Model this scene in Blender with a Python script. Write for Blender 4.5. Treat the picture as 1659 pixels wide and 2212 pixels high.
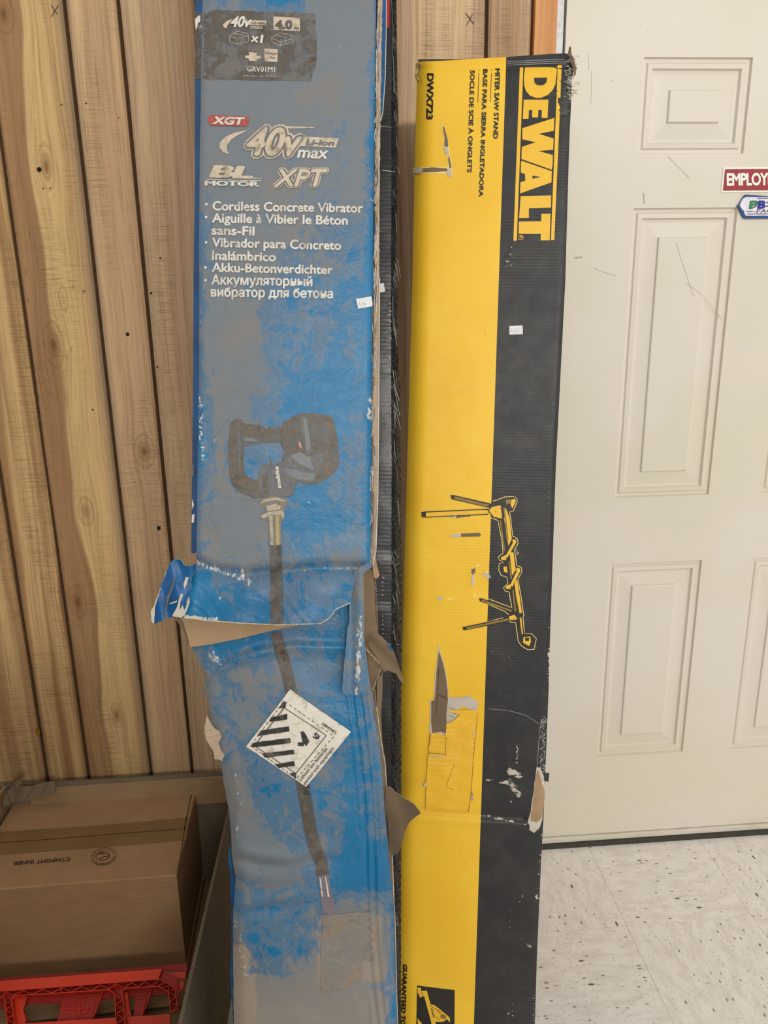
import bpy, bmesh, math, random
import numpy as np
from mathutils import Vector, Matrix
from mathutils.geometry import delaunay_2d_cdt

for o in list(bpy.data.objects): bpy.data.objects.remove(o)
SC = bpy.context.scene; COL = SC.collection
random.seed(7); RNG = np.random.default_rng(7)

# ------------------------------------------------------------------ camera
W, H, FPX = 1659, 2212, 1661.0
PITCH, YAW, ROLL = [math.radians(a) for a in (15.7396, 4.1109, -0.9645)]
CAM = Vector((0, -1.8, 1.51))
Fw = Vector((math.sin(YAW)*math.cos(PITCH), math.cos(YAW)*math.cos(PITCH), -math.sin(PITCH)))
rt0 = Vector((math.cos(YAW), -math.sin(YAW), 0)); up0 = rt0.cross(Fw)
Rt = math.cos(ROLL)*rt0 + math.sin(ROLL)*up0
Up = -math.sin(ROLL)*rt0 + math.cos(ROLL)*up0
cd = bpy.data.cameras.new('camera'); cam = bpy.data.objects.new('camera', cd); COL.objects.link(cam)
cd.sensor_fit = 'HORIZONTAL'; cd.sensor_width = 36; cd.lens = 36*FPX/W
cd.clip_start = 0.05
cam.matrix_world = Matrix(((Rt.x, Up.x, -Fw.x, CAM.x), (Rt.y, Up.y, -Fw.y, CAM.y), (Rt.z, Up.z, -Fw.z, CAM.z), (0, 0, 0, 1)))
SC.camera = cam

# ------------------------------------------------------------------ light
w = bpy.data.worlds.new('room_light'); SC.world = w; w.use_nodes = True
bg = w.node_tree.nodes['Background']; bg.inputs[0].default_value = (1.0, 0.965, 0.92, 1); bg.inputs[1].default_value = 0.68

def area(name, loc, target, sx, sy, power, col):
    l = bpy.data.lights.new(name, 'AREA'); l.shape = 'RECTANGLE'; l.size = sx; l.size_y = sy
    l.energy = power; l.color = col
    o = bpy.data.objects.new(name, l); COL.objects.link(o); o.location = loc
    o.rotation_euler = (Vector(target)-Vector(loc)).to_track_quat('-Z', 'Y').to_euler()
    return o
area('ceiling_tube_light', (1.9, -8.5, 4.0), (0.3, -0.4, 0.9), 3.2, 0.8, 250, (1.0, 0.955, 0.88))
area('ceiling_tube_light', (-0.75, -5.3, 2.85), (0.1, -0.4, 1.2), 1.3, 0.35, 38, (1.0, 0.96, 0.9))
area('ceiling_tube_light', (2.4, -2.6, 2.9), (1.2, -0.2, 0.0), 1.2, 0.3, 14, (1.0, 0.96, 0.9))

vs = SC.view_settings; SC.display_settings.display_device = 'sRGB'
vs.view_transform = 'Standard'; vs.look = 'None'; vs.gamma = 1; vs.exposure = -0.05; vs.use_curve_mapping = False

# ------------------------------------------------------------------ node helpers
def lin(c):
    return tuple((x/255/12.92 if x/255 <= 0.04045 else ((x/255+0.055)/1.055)**2.4) for x in c) + (1,)
class S:
    def __init__(s, m, k): s.m, s.k = m, k
    def _b(a, op, b=None, c=None):
        n = a.m.nodes.new('ShaderNodeMath'); n.operation = op
        for i, x in enumerate((a, b, c)):
            if x is None: continue
            if isinstance(x, S): a.m.links.new(x.k, n.inputs[i])
            else: n.inputs[i].default_value = x
        return S(a.m, n.outputs[0])
    def __add__(a, b): return a._b('ADD', b)
    __radd__ = __add__
    def __mul__(a, b): return a._b('MULTIPLY', b)
    __rmul__ = __mul__
    def __sub__(a, b): return a._b('SUBTRACT', b)
    def __rsub__(a, b): return (a*-1)+b
    def __truediv__(a, b): return a._b('DIVIDE', b)
    def f(a, op, *r): return a._b(op, *r)
    def ss(a, lo, hi, x=0.0, y=1.0):
        n = a.m.nodes.new('ShaderNodeMapRange'); n.interpolation_type = 'SMOOTHSTEP'
        a.m.links.new(a.k, n.inputs[0]); n.inputs[1].default_value = lo; n.inputs[2].default_value = hi
        n.inputs[3].default_value = x; n.inputs[4].default_value = y
        return S(a.m, n.outputs[0])
class MT:
    def __init__(s, name):
        s.mat = bpy.data.materials.new(name); s.mat.use_nodes = True
        s.t = s.mat.node_tree; s.nodes = s.t.nodes; s.links = s.t.links
        s.b = s.nodes['Principled BSDF']
    def coord(s, kind='Object'):
        n = s.nodes.new('ShaderNodeTexCoord'); return S(s, n.outputs[kind])
    def pos(s): return S(s, s.nodes.new('ShaderNodeNewGeometry').outputs['Position'])
    def xyz(s, v):
        n = s.nodes.new('ShaderNodeSeparateXYZ'); s.links.new(v.k, n.inputs[0]); return [S(s, n.outputs[i]) for i in range(3)]
    def vec(s, x, y, z=0.0):
        n = s.nodes.new('ShaderNodeCombineXYZ')
        for i, q in enumerate((x, y, z)):
            if isinstance(q, S): s.links.new(q.k, n.inputs[i])
            else: n.inputs[i].default_value = q
        return S(s, n.outputs[0])
    def scl(s, v, k, off=(0, 0, 0)):
        n = s.nodes.new('ShaderNodeMapping'); s.links.new(v.k, n.inputs[0])
        n.inputs['Scale'].default_value = k; n.inputs['Location'].default_value = off; return S(s, n.outputs[0])
    def noise(s, v, scale=1, detail=2, rough=0.5, dist=0.0):
        n = s.nodes.new('ShaderNodeTexNoise'); s.links.new(v.k, n.inputs['Vector'])
        n.inputs['Scale'].default_value = scale; n.inputs['Detail'].default_value = detail
        n.inputs['Roughness'].default_value = rough; n.inputs['Distortion'].default_value = dist
        return S(s, n.outputs[0])
    def vor(s, v, scale=1, feature='F1', rnd=1.0, out='Distance'):
        n = s.nodes.new('ShaderNodeTexVoronoi'); n.feature = feature; s.links.new(v.k, n.inputs['Vector'])
        n.inputs['Scale'].default_value = scale; n.inputs['Randomness'].default_value = rnd
        return S(s, n.outputs[out])
    def mix(s, fac, a, b):
        n = s.nodes.new('ShaderNodeMix'); n.data_type = 'RGBA'
        for i, q in ((0, fac), (6, a), (7, b)):
            if isinstance(q, S): s.links.new(q.k, n.inputs[i])
            else: n.inputs[i].default_value = q
        return S(s, n.outputs[2])
    def attr(s, name, out='Fac'):
        n = s.nodes.new('ShaderNodeAttribute'); n.attribute_name = name; return S(s, n.outputs[out])
    def set(s, **kw):
        for k, q in kw.items():
            inp = s.b.inputs[{'color': 'Base Color', 'rough': 'Roughness', 'metal': 'Metallic', 'spec': 'Specular IOR Level', 'coat': 'Coat Weight', 'coatr': 'Coat Roughness', 'alpha': 'Alpha', 'trans': 'Transmission Weight'}[k]]
            if isinstance(q, S): s.links.new(q.k, inp)
            else: inp.default_value = q
        return s
    def bump(s, h, dist=0.001, st=1.0):
        n = s.nodes.new('ShaderNodeBump'); s.links.new(h.k, n.inputs['Height']); n.inputs['Distance'].default_value = dist
        n.inputs['Strength'].default_value = st; s.links.new(n.outputs[0], s.b.inputs['Normal']); return s
CACHE = {}
def plain(name, rgb, rough=0.6, spec=0.4, vary=0.08, scale=60, bump=0.0, metal=0.0):
    if name in CACHE: return CACHE[name]
    m = MT(name); c = lin(rgb); p = m.pos()
    n = m.noise(p, scale, 3, 0.6)
    d = tuple(x*(1-vary*2.2) for x in c[:3])+(1,); e = tuple(min(1, x*(1+vary)) for x in c[:3])+(1,)
    m.set(color=m.mix(n.ss(0.3, 0.7), d, e), rough=rough, spec=spec, metal=metal)
    if bump: m.bump(n, bump)
    CACHE[name] = m.mat; return m.mat

# ------------------------------------------------------------------ object helpers
def link_mesh(name, verts, faces, mats, parent=None, origin=None, smooth=None, midx=None, uvs=None, attrs=None):
    me = bpy.data.meshes.new(name)
    og = Vector(origin) if origin is not None else (parent.location.copy() if parent else Vector((0, 0, 0)))
    if parent and parent.parent: og = og + parent.parent.location
    V_ = np.asarray([tuple(v) for v in verts], dtype=float)
    base = np.array(og)
    me.from_pydata((V_-base).tolist(), [], faces)
    for m in (mats if isinstance(mats, (list, tuple)) else [mats]): me.materials.append(m)
    if midx is not None: me.polygons.foreach_set('material_index', midx)
    if smooth is not None: me.polygons.foreach_set('use_smooth', smooth if isinstance(smooth, (list, np.ndarray)) else [smooth]*len(me.polygons))
    if uvs is not None:
        ul = me.uv_layers.new(name='UVMap'); li = np.zeros(len(me.loops), dtype=int); me.loops.foreach_get('vertex_index', li)
        ul.data.foreach_set('uv', np.asarray(uvs, dtype=float)[li].ravel())
    for k, a in (attrs or {}).items():
        at = me.attributes.new(k, 'FLOAT', 'POINT'); at.data.foreach_set('value', np.asarray(a, dtype=float))
    me.update()
    o = bpy.data.objects.new(name, me); COL.objects.link(o)
    if parent: o.parent = parent
    else: o.location = og
    return o
def thing(name, label, cat, loc, group=None):
    o = bpy.data.objects.new(name, None); COL.objects.link(o); o.location = loc; o.empty_display_size = 0.05
    o['label'] = label; o['category'] = cat
    if group: o['group'] = group
    return o
def structure(o): o['kind'] = 'structure'; return o
def box_vf(x0, x1, y0, y1, z0, z1):
    v = [(x, y, z) for x in (x0, x1) for y in (y0, y1) for z in (z0, z1)]
    f = [(0, 1, 3, 2), (4, 6, 7, 5), (0, 4, 5, 1), (2, 3, 7, 6), (0, 2, 6, 4), (1, 5, 7, 3)]
    return v, f
def merge(parts):
    V_, F_ = [], []
    for v, f in parts:
        b = len(V_); V_ += list(v); F_ += [tuple(i+b for i in q) for q in f]
    return V_, F_

def ray(px, py): return Fw + Rt*((px-W/2)/FPX) - Up*((py-H/2)/FPX)
class Surf:
    """a real plane in the room: O top-left point, U right, V down, N towards the viewer side"""
    def __init__(s, O, U, V):
        s.O = Vector(O); s.U = Vector(U).normalized(); V = Vector(V); s.V = (V-s.U*V.dot(s.U)).normalized()
        s.N = s.V.cross(s.U).normalized()
        if s.N.dot(CAM-s.O) < 0: s.N = -s.N
    def P(s, px, py, off=0.0):
        d = ray(px, py); t = ((s.O + s.N*off - CAM).dot(s.N))/d.dot(s.N); return CAM + d*t
    def uv(s, P): q = P-s.O; return (q.dot(s.U), q.dot(s.V))
    def px(s, P):
        q = P-CAM; z = q.dot(Fw); return (W/2+FPX*q.dot(Rt)/z, H/2-FPX*q.dot(Up)/z)
def topx(P): return Surf.px(None, P)
def zt(k, ox, oy): return lambda *pts: [(ox+x/k, oy+y/k) for x, y in pts]

def inside(X, Y, poly):
    r = np.zeros(X.shape, bool); n = len(poly); j = n-1
    for i in range(n):
        xi, yi = poly[i]; xj, yj = poly[j]
        if yi != yj:
            c = ((yi > Y) != (yj > Y)) & (X < (xj-xi)*(Y-yi)/(yj-yi)+xi); r ^= c
        j = i
    return r
def dens(poly, step, closed=True, rag=0.0):
    out = []; n = len(poly)
    for i in range(n if closed else n-1):
        a, b = poly[i], poly[(i+1) % n]; L = math.hypot(b[0]-a[0], b[1]-a[1]); k = max(1, int(L/step))
        for t in range(k):
            q = t/k; j = rag if t else rag*0.3
            out.append((a[0]+(b[0]-a[0])*q+random.uniform(-j, j), a[1]+(b[1]-a[1])*q+random.uniform(-j, j)))
    if not closed: out.append(tuple(poly[-1]))
    return out
def tri(poly, step=8, rag=0.0, holes=()):
    loops = [dens(poly, step, True, rag)] + [dens(h, step, True, rag) for h in holes]
    pts = []; edges = []
    for L in loops:
        b = len(pts); pts += L; edges += [(b+i, b+(i+1) % len(L)) for i in range(len(L))]
    a = np.array(loops[0]); x0, y0 = a.min(0); x1, y1 = a.max(0)
    if x1-x0 > step and y1-y0 > step:
        gx, gy = np.meshgrid(np.arange(x0+step*.6, x1, step), np.arange(y0+step*.6, y1, step)); gx = gx.copy(); gx[1::2] += step/2
        m = inside(gx, gy, loops[0])
        for h in loops[1:]: m &= ~inside(gx, gy, h)
        pts += list(zip(gx[m].tolist(), gy[m].tolist()))
    v, e, f, *_ = delaunay_2d_cdt([Vector(p) for p in pts], edges, [], 1, 1e-4)
    v = [tuple(q) for q in v]
    if holes:
        ff = []
        for t in f:
            c = np.mean([v[i] for i in t], axis=0)
            if not any(inside(np.array([c[0]]), np.array([c[1]]), h)[0] for h in loops[1:]): ff.append(t)
        f = ff
    return v, [tuple(t) for t in f]
def sheet(name, surf, poly, off, mats, parent, thick=0.0, step=8, rag=0.0, attrs=None, smooth=True, holes=()):
    """sheet of board or print lying at off(px,py) above a plane; mats = [front, rim/back]"""
    offf = off if callable(off) else (lambda x, y: off)
    v, f = tri(poly, step, rag, holes)
    P = [surf.P(x, y, offf(x, y)) for x, y in v]; uv = [surf.uv(p) for p in P]
    # make triangles face the viewer
    ff = []
    for t in f:
        n = (P[t[1]]-P[t[0]]).cross(P[t[2]]-P[t[0]]); ff.append(t if n.dot(surf.N) > 0 else t[::-1])
    mats = mats if isinstance(mats, (list, tuple)) else [mats]
    at = {k: [g(x, y) for x, y in v] for k, g in (attrs or {}).items()}
    mi = [0]*len(ff); sm = [smooth]*len(ff)
    if thick > 0:
        n0 = len(P); cnt = {}
        for t in ff:
            for i in range(3): cnt[(t[i], t[(i+1) % 3])] = 1
        rim = [e for e in cnt if (e[1], e[0]) not in cnt]
        B = [p - surf.N*thick for p in P]
        P2 = P + B; uv2 = uv+uv; ff2 = list(ff) + [tuple(i+n0 for i in t[::-1]) for t in ff]
        mi2 = mi + [len(mats)-1]*len(ff); sm2 = sm + [smooth]*len(ff)
        for a, b in rim:
            k = len(P2); P2 += [P[a], P[b], B[b], B[a]]; uv2 += [uv[a], uv[b], uv[b], uv[a]]
            ff2.append((k+1, k, k+3, k+2)); mi2.append(len(mats)-1); sm2.append(False)
            for kk in at: at[kk] += [at[kk][a], at[kk][b], at[kk][b], at[kk][a]]
        for kk in at:
            q = at[kk]; at[kk] = q[:n0] + q[:n0] + q[n0:]
        P, uv, ff, mi, sm = P2, uv2, ff2, mi2, sm2
    return link_mesh(name, P, ff, mats, parent, smooth=sm, midx=mi, uvs=uv, attrs=at)
def strokepoly(pts, w0, w1=None):
    w1 = w0 if w1 is None else w1; L, R_ = [], []; n = len(pts)
    for i, (x, y) in enumerate(pts):
        a = pts[max(0, i-1)]; b = pts[min(n-1, i+1)]; dx, dy = b[0]-a[0], b[1]-a[1]; d = math.hypot(dx, dy) or 1
        ww = (w0+(w1-w0)*i/(n-1))/2; L.append((x-dy/d*ww, y+dx/d*ww)); R_.append((x+dy/d*ww, y-dx/d*ww))
    return L + R_[::-1]
def strokes(name, surf, lines, off, mat, parent, height=0.0, step=14):
    """many lines of one print (or ribs of one moulding) joined into one mesh; lines = (points, width px)"""
    offf = off if callable(off) else (lambda x, y: off)
    P, F_, uv = [], [], []
    for pts, wd in lines:
        q = dens(pts, step, False); n = len(q); pol = strokepoly(q, wd); Lr = [(pol[i], pol[2*n-1-i]) for i in range(n)]
        b = len(P)
        for a, c in Lr:
            P += [surf.P(a[0], a[1], offf(*a)), surf.P(c[0], c[1], offf(*c))]
        m = len(P)-b
        for i in range(n-1):
            k = b+2*i; F_.append((k, k+1, k+3, k+2))
        if height:
            top = P[b:]; k0 = len(P); P += [p-surf.N*height for p in top]
            for i in range(n-1):
                k = b+2*i; j = k0+2*i
                F_ += [(k, k+2, j+2, j), (k+1, j+1, j+3, k+3)]
            F_ += [(b, b+1, k0+1, k0), (b+m-2, b+m-1, k0+m-1, k0+m-2)]
    uv = [surf.uv(p) for p in P]
    o = link_mesh(name, P, F_, mat, parent, uvs=uv)
    if len(lines) > 1: o['kind'] = 'stuff'
    return o

# text: built-in font -> mesh -> laid on the real surface
def text_raw(s, offset=0.0, spacing=1.0):
    c = bpy.data.curves.new('t', 'FONT'); c.body = s; c.size = 1; c.offset = offset; c.space_character = spacing; c.resolution_u = 3
    o = bpy.data.objects.new('t', c); COL.objects.link(o)
    dg = bpy.context.evaluated_depsgraph_get(); dg.update(); me = bpy.data.meshes.new_from_object(o.evaluated_get(dg))
    v = np.array([tuple(q.co) for q in me.vertices]); f = [tuple(p.vertices) for p in me.polygons]
    bpy.data.objects.remove(o); bpy.data.curves.remove(c); bpy.data.meshes.remove(me)
    return v, f
CAPH = None
def text(name, surf, s, p0, p1, h, off, mat, parent, up='u', bold=0.02, shear=0.0, spacing=1.0, arch=None, grow=0.0):
    """baseline p0->p1 in the photograph's frame, capital height h; up: which side the tops point to (u,d,l,r)"""
    global CAPH
    if CAPH is None:
        v, _ = text_raw('H'); CAPH = v[:, 1].max()
    v0, f0 = text_raw(s, 0.0, spacing)
    nb = min(bold, .045); x0, x1 = v0[:, 0].min()-nb, v0[:, 0].max()+nb; L = math.hypot(p1[0]-p0[0], p1[1]-p0[1])
    v, f = [], []
    sh = [(0, 0)] if bold <= .004 else ([(bold*c, bold*d_) for c, d_ in ((0, 0), (1, 0), (-1, 0), (0, 1), (0, -1))] if bold < .045 else [(bold*r*math.cos(t), bold*r*math.sin(t)) for r, n_ in ((1, 10), (.5, 5)) for t in [2*math.pi*i/n_ for i in range(n_)]])
    for sx_, sy_ in sh:
        b_ = sum(len(q) for q in v); v.append(v0+np.array([sx_, sy_, 0])); f += [tuple(i+b_ for i in q) for q in f0]
    v = np.concatenate(v)
    tx = (v[:, 0]-x0)/(x1-x0); ty = (v[:, 1]+nb)/(CAPH+2*nb)*h
    dx, dy = (p1[0]-p0[0])/L, (p1[1]-p0[1])/L
    nx, ny = {'u': (0, -1), 'd': (0, 1), 'l': (-1, 0), 'r': (1, 0)}[up]
    k = nx*dx+ny*dy; nx, ny = nx-k*dx, ny-k*dy; q = math.hypot(nx, ny); nx, ny = nx/q, ny/q
    X = p0[0]+dx*(tx*L+shear*ty)+nx*ty; Y = p0[1]+dy*(tx*L+shear*ty)+ny*ty
    offf = off if callable(off) else (lambda x, y: off)
    nv = len(v0)
    P = [surf.P(a, b, offf(a, b)+.00004*(i//nv)) for i, (a, b) in enumerate(zip(X, Y))]
    ff = []
    for t in f:
        n = (P[t[1]]-P[t[0]]).cross(P[t[2]]-P[t[0]]); ff.append(t if n.dot(surf.N) > 0 else t[::-1])
    return link_mesh(name, P, ff, mat, parent, uvs=[surf.uv(p) for p in P])
def circ(cx, cy, rx, ry=None, n=24, a0=0): 
    ry = rx if ry is None else ry
    return [(cx+rx*math.cos(a0+2*math.pi*i/n), cy+ry*math.sin(a0+2*math.pi*i/n)) for i in range(n)]
def interp(tab):
    ys = [t[0] for t in tab]; cols = np.array([t[1:] for t in tab], float)
    return lambda y: [float(np.interp(y, ys, cols[:, j])) for j in range(cols.shape[1])]
def wob(x, y, s, a=0.0):
    return (math.sin(x*0.013*s+a)+math.sin(y*0.0097*s+1.3*a+x*0.004*s)+math.sin((x+y)*0.0071*s+2.1*a)+math.sin((x-1.7*y)*0.0113*s+a*.7))/4

# ================================================================== MATERIALS
WALL = Surf((0, 0, 2), (1, 0, 0), (0, 0, -1))
def wallxz(px, py): p = WALL.P(px, py); return p.x, p.z
def wood_material():
    m = MT('rough_sawn_cedar'); p = m.pos(); x, y, z = m.xyz(p)
    oi = m.nodes.new('ShaderNodeObjectInfo'); sep = m.nodes.new('ShaderNodeSeparateColor'); m.links.new(oi.outputs['Color'], sep.inputs[0])
    tone, seed, grey = [S(m, sep.outputs[i]) for i in range(3)]
    knots = [(100, 360, .016, .045, 1), (137, 645, .013, .035, .6), (116, 745, .022, .05, 1), (186, 1105, .02, .04, .8), (312, 975, .024, .04, 1),
             (168, 1300, .02, .045, 1), (252, 1545, .015, .035, 1), (8, 30, .02, .035, 1), (343, 1140, .005, .006, 1.2), (105, 850, .02, .03, .3), (35, 1225, .018, .04, .3)]
    wx = None; ring = None
    for (a, b, rx, rz, st) in knots:
        kx, kz = wallxz(a, b)
        dx = x-kx; dz = z-kz
        r2 = (dx*(1/rx)).f('POWER', 2)+(dz*(1/rz)).f('POWER', 2)
        big = (r2*-0.22).f('EXPONENT')
        t = dx*big*(0.8*st)
        wx = t if wx is None else wx+t
        k = (r2*-1.1).f('EXPONENT')*st
        ring = k if ring is None else ring.f('MAXIMUM', k)
    big_n = m.noise(m.vec(x*3, seed*9, z*1.2), 1, 2, .5)
    xx = x-wx*.75+(big_n-.5)*0.05
    band = m.noise(m.vec(xx*13, seed*31, z*.22), 1, 3, .55)
    grain = m.noise(m.vec(xx*150, seed*11, z*1.6), 1, 4, .65)
    fine = m.noise(m.vec(xx*520, seed, z*9), 1, 2, .6)
    rings = ((xx*170+band*26).f('SINE'))*.5+.5
    saw = m.noise(m.vec(x*16, seed*5, z*900), 1, 2, .6)
    sawm = m.noise(m.vec(x*14, seed*3, z*2.2), 1, 2, .5).ss(.42, .62)
    dark = band.ss(.42, .58)
    c = m.mix(dark, lin((210, 174, 122)), lin((172, 134, 92)))
    wv = (m.noise(m.vec(0, seed*5, z*1.1), 1, 2, .5)-.5)*.03
    xw = x+wv-wx*.9
    c = m.mix((x.ss(-.392, -.386))*(m.noise(m.vec(x*26, seed, z*.4), 1, 2).ss(.35, .65)*.5+.5)*.85, c, m.mix(dark, lin((222, 194, 162)), lin((198, 168, 140))))
    c = m.mix(x.ss(-.50, -.49)*x.ss(-.395, -.39, 1, 0)*.45, c, lin((220, 188, 152)))
    heart = x.ss(-.66, -.655)*xw.ss(-.598, -.588, 1, 0)
    c = m.mix(heart*(band.ss(.3, .6)*.35+.6), c, lin((158, 120, 84)))
    c = m.mix(xw.ss(-.596, -.588)*xw.ss(-.545, -.528, 1, 0)*.85, c, lin((220, 186, 130)))
    left = x.ss(-.76, -.755)*x.ss(-.66, -.655, 1, 0)
    c = m.mix(left*m.noise(m.vec(xx*34, 3.3, z*.5), 1, 3).ss(.42, .6)*.75, c, lin((146, 108, 68)))
    neara = (x+.498).f('ABSOLUTE').ss(.004, .03, 1, 0)
    c = m.mix(neara*.62, c, lin((138, 118, 100)))
    nearb = (x+.378).f('ABSOLUTE').ss(.0, .022, 1, 0)
    c = m.mix(nearb*.35, c, lin((150, 126, 112)))
    c = m.mix(grain.ss(.45, .75)*.42, c, lin((128, 94, 60)))
    c = m.mix(rings.ss(.6, 1.0)*.07, c, lin((112, 78, 44)))
    c = m.mix(fine.ss(.48, .8)*.42, c, lin((92, 64, 40)))
    c = m.mix(saw.ss(.5, .68)*sawm*.6, c, lin((104, 76, 52)))
    rad = ((ring+.0005).f('LOGARITHM', 2.71828)*-.9).f('ABSOLUTE').f('SQRT')
    rr = ((rad*13+grain*3).f('SINE')*.5+.5).ss(.35, .9)
    c = m.mix(ring.ss(.02, .3)*rr*.24, c, lin((104, 70, 38)))
    c = m.mix(ring.ss(.35, .7)*.35, c, lin((150, 108, 66)))
    c = m.mix(ring.ss(.8, 1.0)*.6, c, lin((92, 58, 32)))
    # flecks
    fl = m.vor(m.vec(x*60, seed, z*11), 1).ss(.0, .14, 1, 0)*m.noise(m.vec(x*5, seed, z*3), 1, 1).ss(.55, .62)
    c = m.mix(fl*.6, c, lin((92, 60, 36)))
    # tone
    n = m.nodes.new('ShaderNodeHueSaturation'); m.links.new(c.k, n.inputs['Color']); m.links.new((tone*0.5+.75).k, n.inputs['Value'])
    m.set(color=S(m, n.outputs[0]), rough=.78, spec=.25)
    m.bump(grain*.5+saw*sawm*.5+fine*.4, .0016)
    return m.mat
M_WOOD = wood_material()
M_GAP = plain('dark_gap', (74, 52, 32), .9)

def kraft(name, rgb=(172, 144, 112), flute=True):
    m = MT(name); p = m.pos(); n = m.noise(m.scl(p, (18, 18, 60)), 1, 4, .6); n2 = m.noise(p, 5, 2)
    c = lin(rgb); d = tuple(q*.78 for q in c[:3])+(1,)
    m.set(color=m.mix(n.ss(.3, .75)*.6+n2.ss(.4, .7)*.3, c, d), rough=.85, spec=.15); m.bump(n, .0006); return m.mat
M_KRAFT = kraft('kraft_board'); M_KRAFT_D = kraft('kraft_board_torn', (128, 110, 88)); M_KRAFT_B = kraft('carton_board', (168, 140, 106))
M_KRAFT_G = kraft('carton_board_grey', (128, 116, 96)); M_PAPER = kraft('torn_white_paper', (205, 197, 184)); M_PINKPAPER = kraft('torn_liner_paper', (188, 168, 144))

def print_mat(name, base_fn, dirt_gain=1.0, rough=.34, fixed_dirt=None, dirt_lim=1.0):
    """ink on the blue box: same dust on everything, driven by painted attributes plus noise"""
    m = MT(name); uv = m.coord('UV'); 
    dirt = m.attr('dirt') if fixed_dirt is None else m.noise(uv, 1, 0)*0+fixed_dirt
    n1 = m.noise(uv, 30, 8, .72, .8); n2 = m.noise(m.scl(uv, (60, 26, 1)), 1, 5, .7); n3 = m.noise(uv, 6, 2, .5)
    raw = dirt + (n1-.5)*1.15 + (n2-.5)*.5 + (n3-.5)*.35
    msk = (raw.ss(.38, .6)*.68 + raw.ss(.1, .5)*.16)*dirt_gain
    brown = m.noise(uv, 11, 3, .6).ss(.45, .68)
    dustc = m.mix(brown*.55, lin((122, 124, 124)), lin((142, 126, 104)))
    tan = m.attr('tan'); dustc = m.mix(tan, dustc, lin((168, 146, 118)))
    c = base_fn(m, uv)
    c = m.mix(msk.f('MINIMUM', dirt_lim), c, dustc)
    line = raw.ss(.3, .37)*raw.ss(.37, .46, 1, 0)
    c = m.mix(line*.3*dirt_gain, c, lin((150, 128, 100)))
    # white scuffs, densest along the painted wear, plus some painted glints
    sc = m.vor(m.scl(uv, (240, 330, 1)), 1).ss(.05, .2, 1, 0)*m.noise(uv, 36, 3, .6).ss(.66, .74)
    wear = m.attr('wear'); wn = m.noise(m.scl(uv, (160, 90, 1)), 1, 5, .75)
    c = m.mix((wear*.86+(wn-.5)*1.9).ss(.6, .72).f('MAXIMUM', sc*.8), c, lin((205, 204, 198)))
    m.set(color=c, rough=msk*.25+(n2*.22+rough-.1), spec=.38)
    crk = m.noise(m.scl(uv, (9, 14, 1)), 1, 4, .6, .8)
    m.bump(n1*.45+crk*1.6+n2*.3+wn*wear*1.2, .0017)
    return m.mat
BLUE = lin((14, 112, 160))
M_BLUE = print_mat('worn_blue_print', lambda m, uv: m.mix(m.noise(uv, 3, 2).ss(.4, .6), BLUE, lin((14, 102, 148))))
M_BLUE_CLEAN = print_mat('blue_print_side', lambda m, uv: m.mix(m.noise(uv, 9, 2).ss(.4, .6), lin((6, 88, 146)), lin((8, 76, 128))), fixed_dirt=.12)
def worn(a, b, d=.42, lim=1.0, r=.4): return (lambda name: print_mat(name, lambda m, uv: m.mix(m.noise(uv, 55, 5, .7).ss(.5, .66), lin(a), lin(b)), dirt_gain=.8, fixed_dirt=d, rough=r, dirt_lim=lim))
M_WTXT = worn((216, 212, 202), (168, 160, 146), .24, .6)('worn_white_ink')
M_WTXT2 = worn((204, 190, 168), (150, 136, 116), .3, .6)('worn_cream_ink')
M_GREYINK = worn((92, 100, 108), (104, 108, 110), .45, .5)('grey_outline_ink')
M_LABELBLK = worn((62, 58, 56), (84, 78, 72), .5, .62)('black_panel_ink')
M_REDINK = worn((178, 62, 58), (150, 84, 74), .3, .5)('worn_red_ink')
M_TOOLDK = worn((78, 72, 66), (96, 88, 78), .45, .5)('tool_picture_dark')
M_TOOLMD = worn((88, 94, 100), (104, 104, 104), .4, .5)('tool_picture_grey')
M_TOOLLT = worn((112, 122, 132), (124, 124, 122), .35, .5)('tool_picture_light')
M_GAPINK = print_mat('dusty_blue_gap', lambda m, uv: m.mix(m.noise(uv, 30, 3).ss(.4, .6), BLUE, lin((60, 120, 160))), fixed_dirt=.34)
M_STEEL = worn((176, 166, 148), (140, 130, 112), .2, .4)('tool_picture_steel')
M_STEELD = worn((124, 116, 104), (104, 98, 88), .3, .5)('tool_picture_steel_shadow')
M_BRASS = worn((168, 152, 102), (140, 126, 92), .2, .4)('tool_picture_brass')
M_HOSE = worn((54, 50, 48), (92, 84, 74), .42, .42)('hose_picture')
M_TIP = worn((118, 112, 122), (98, 94, 104), .25, .4)('hose_tip_picture')
M_LABEL = worn((226, 220, 208), (196, 184, 162), .14, .45)('hazard_label_paper')
M_LBLINK = worn((48, 45, 44), (90, 84, 76), .2, .5)('hazard_label_ink')

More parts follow.
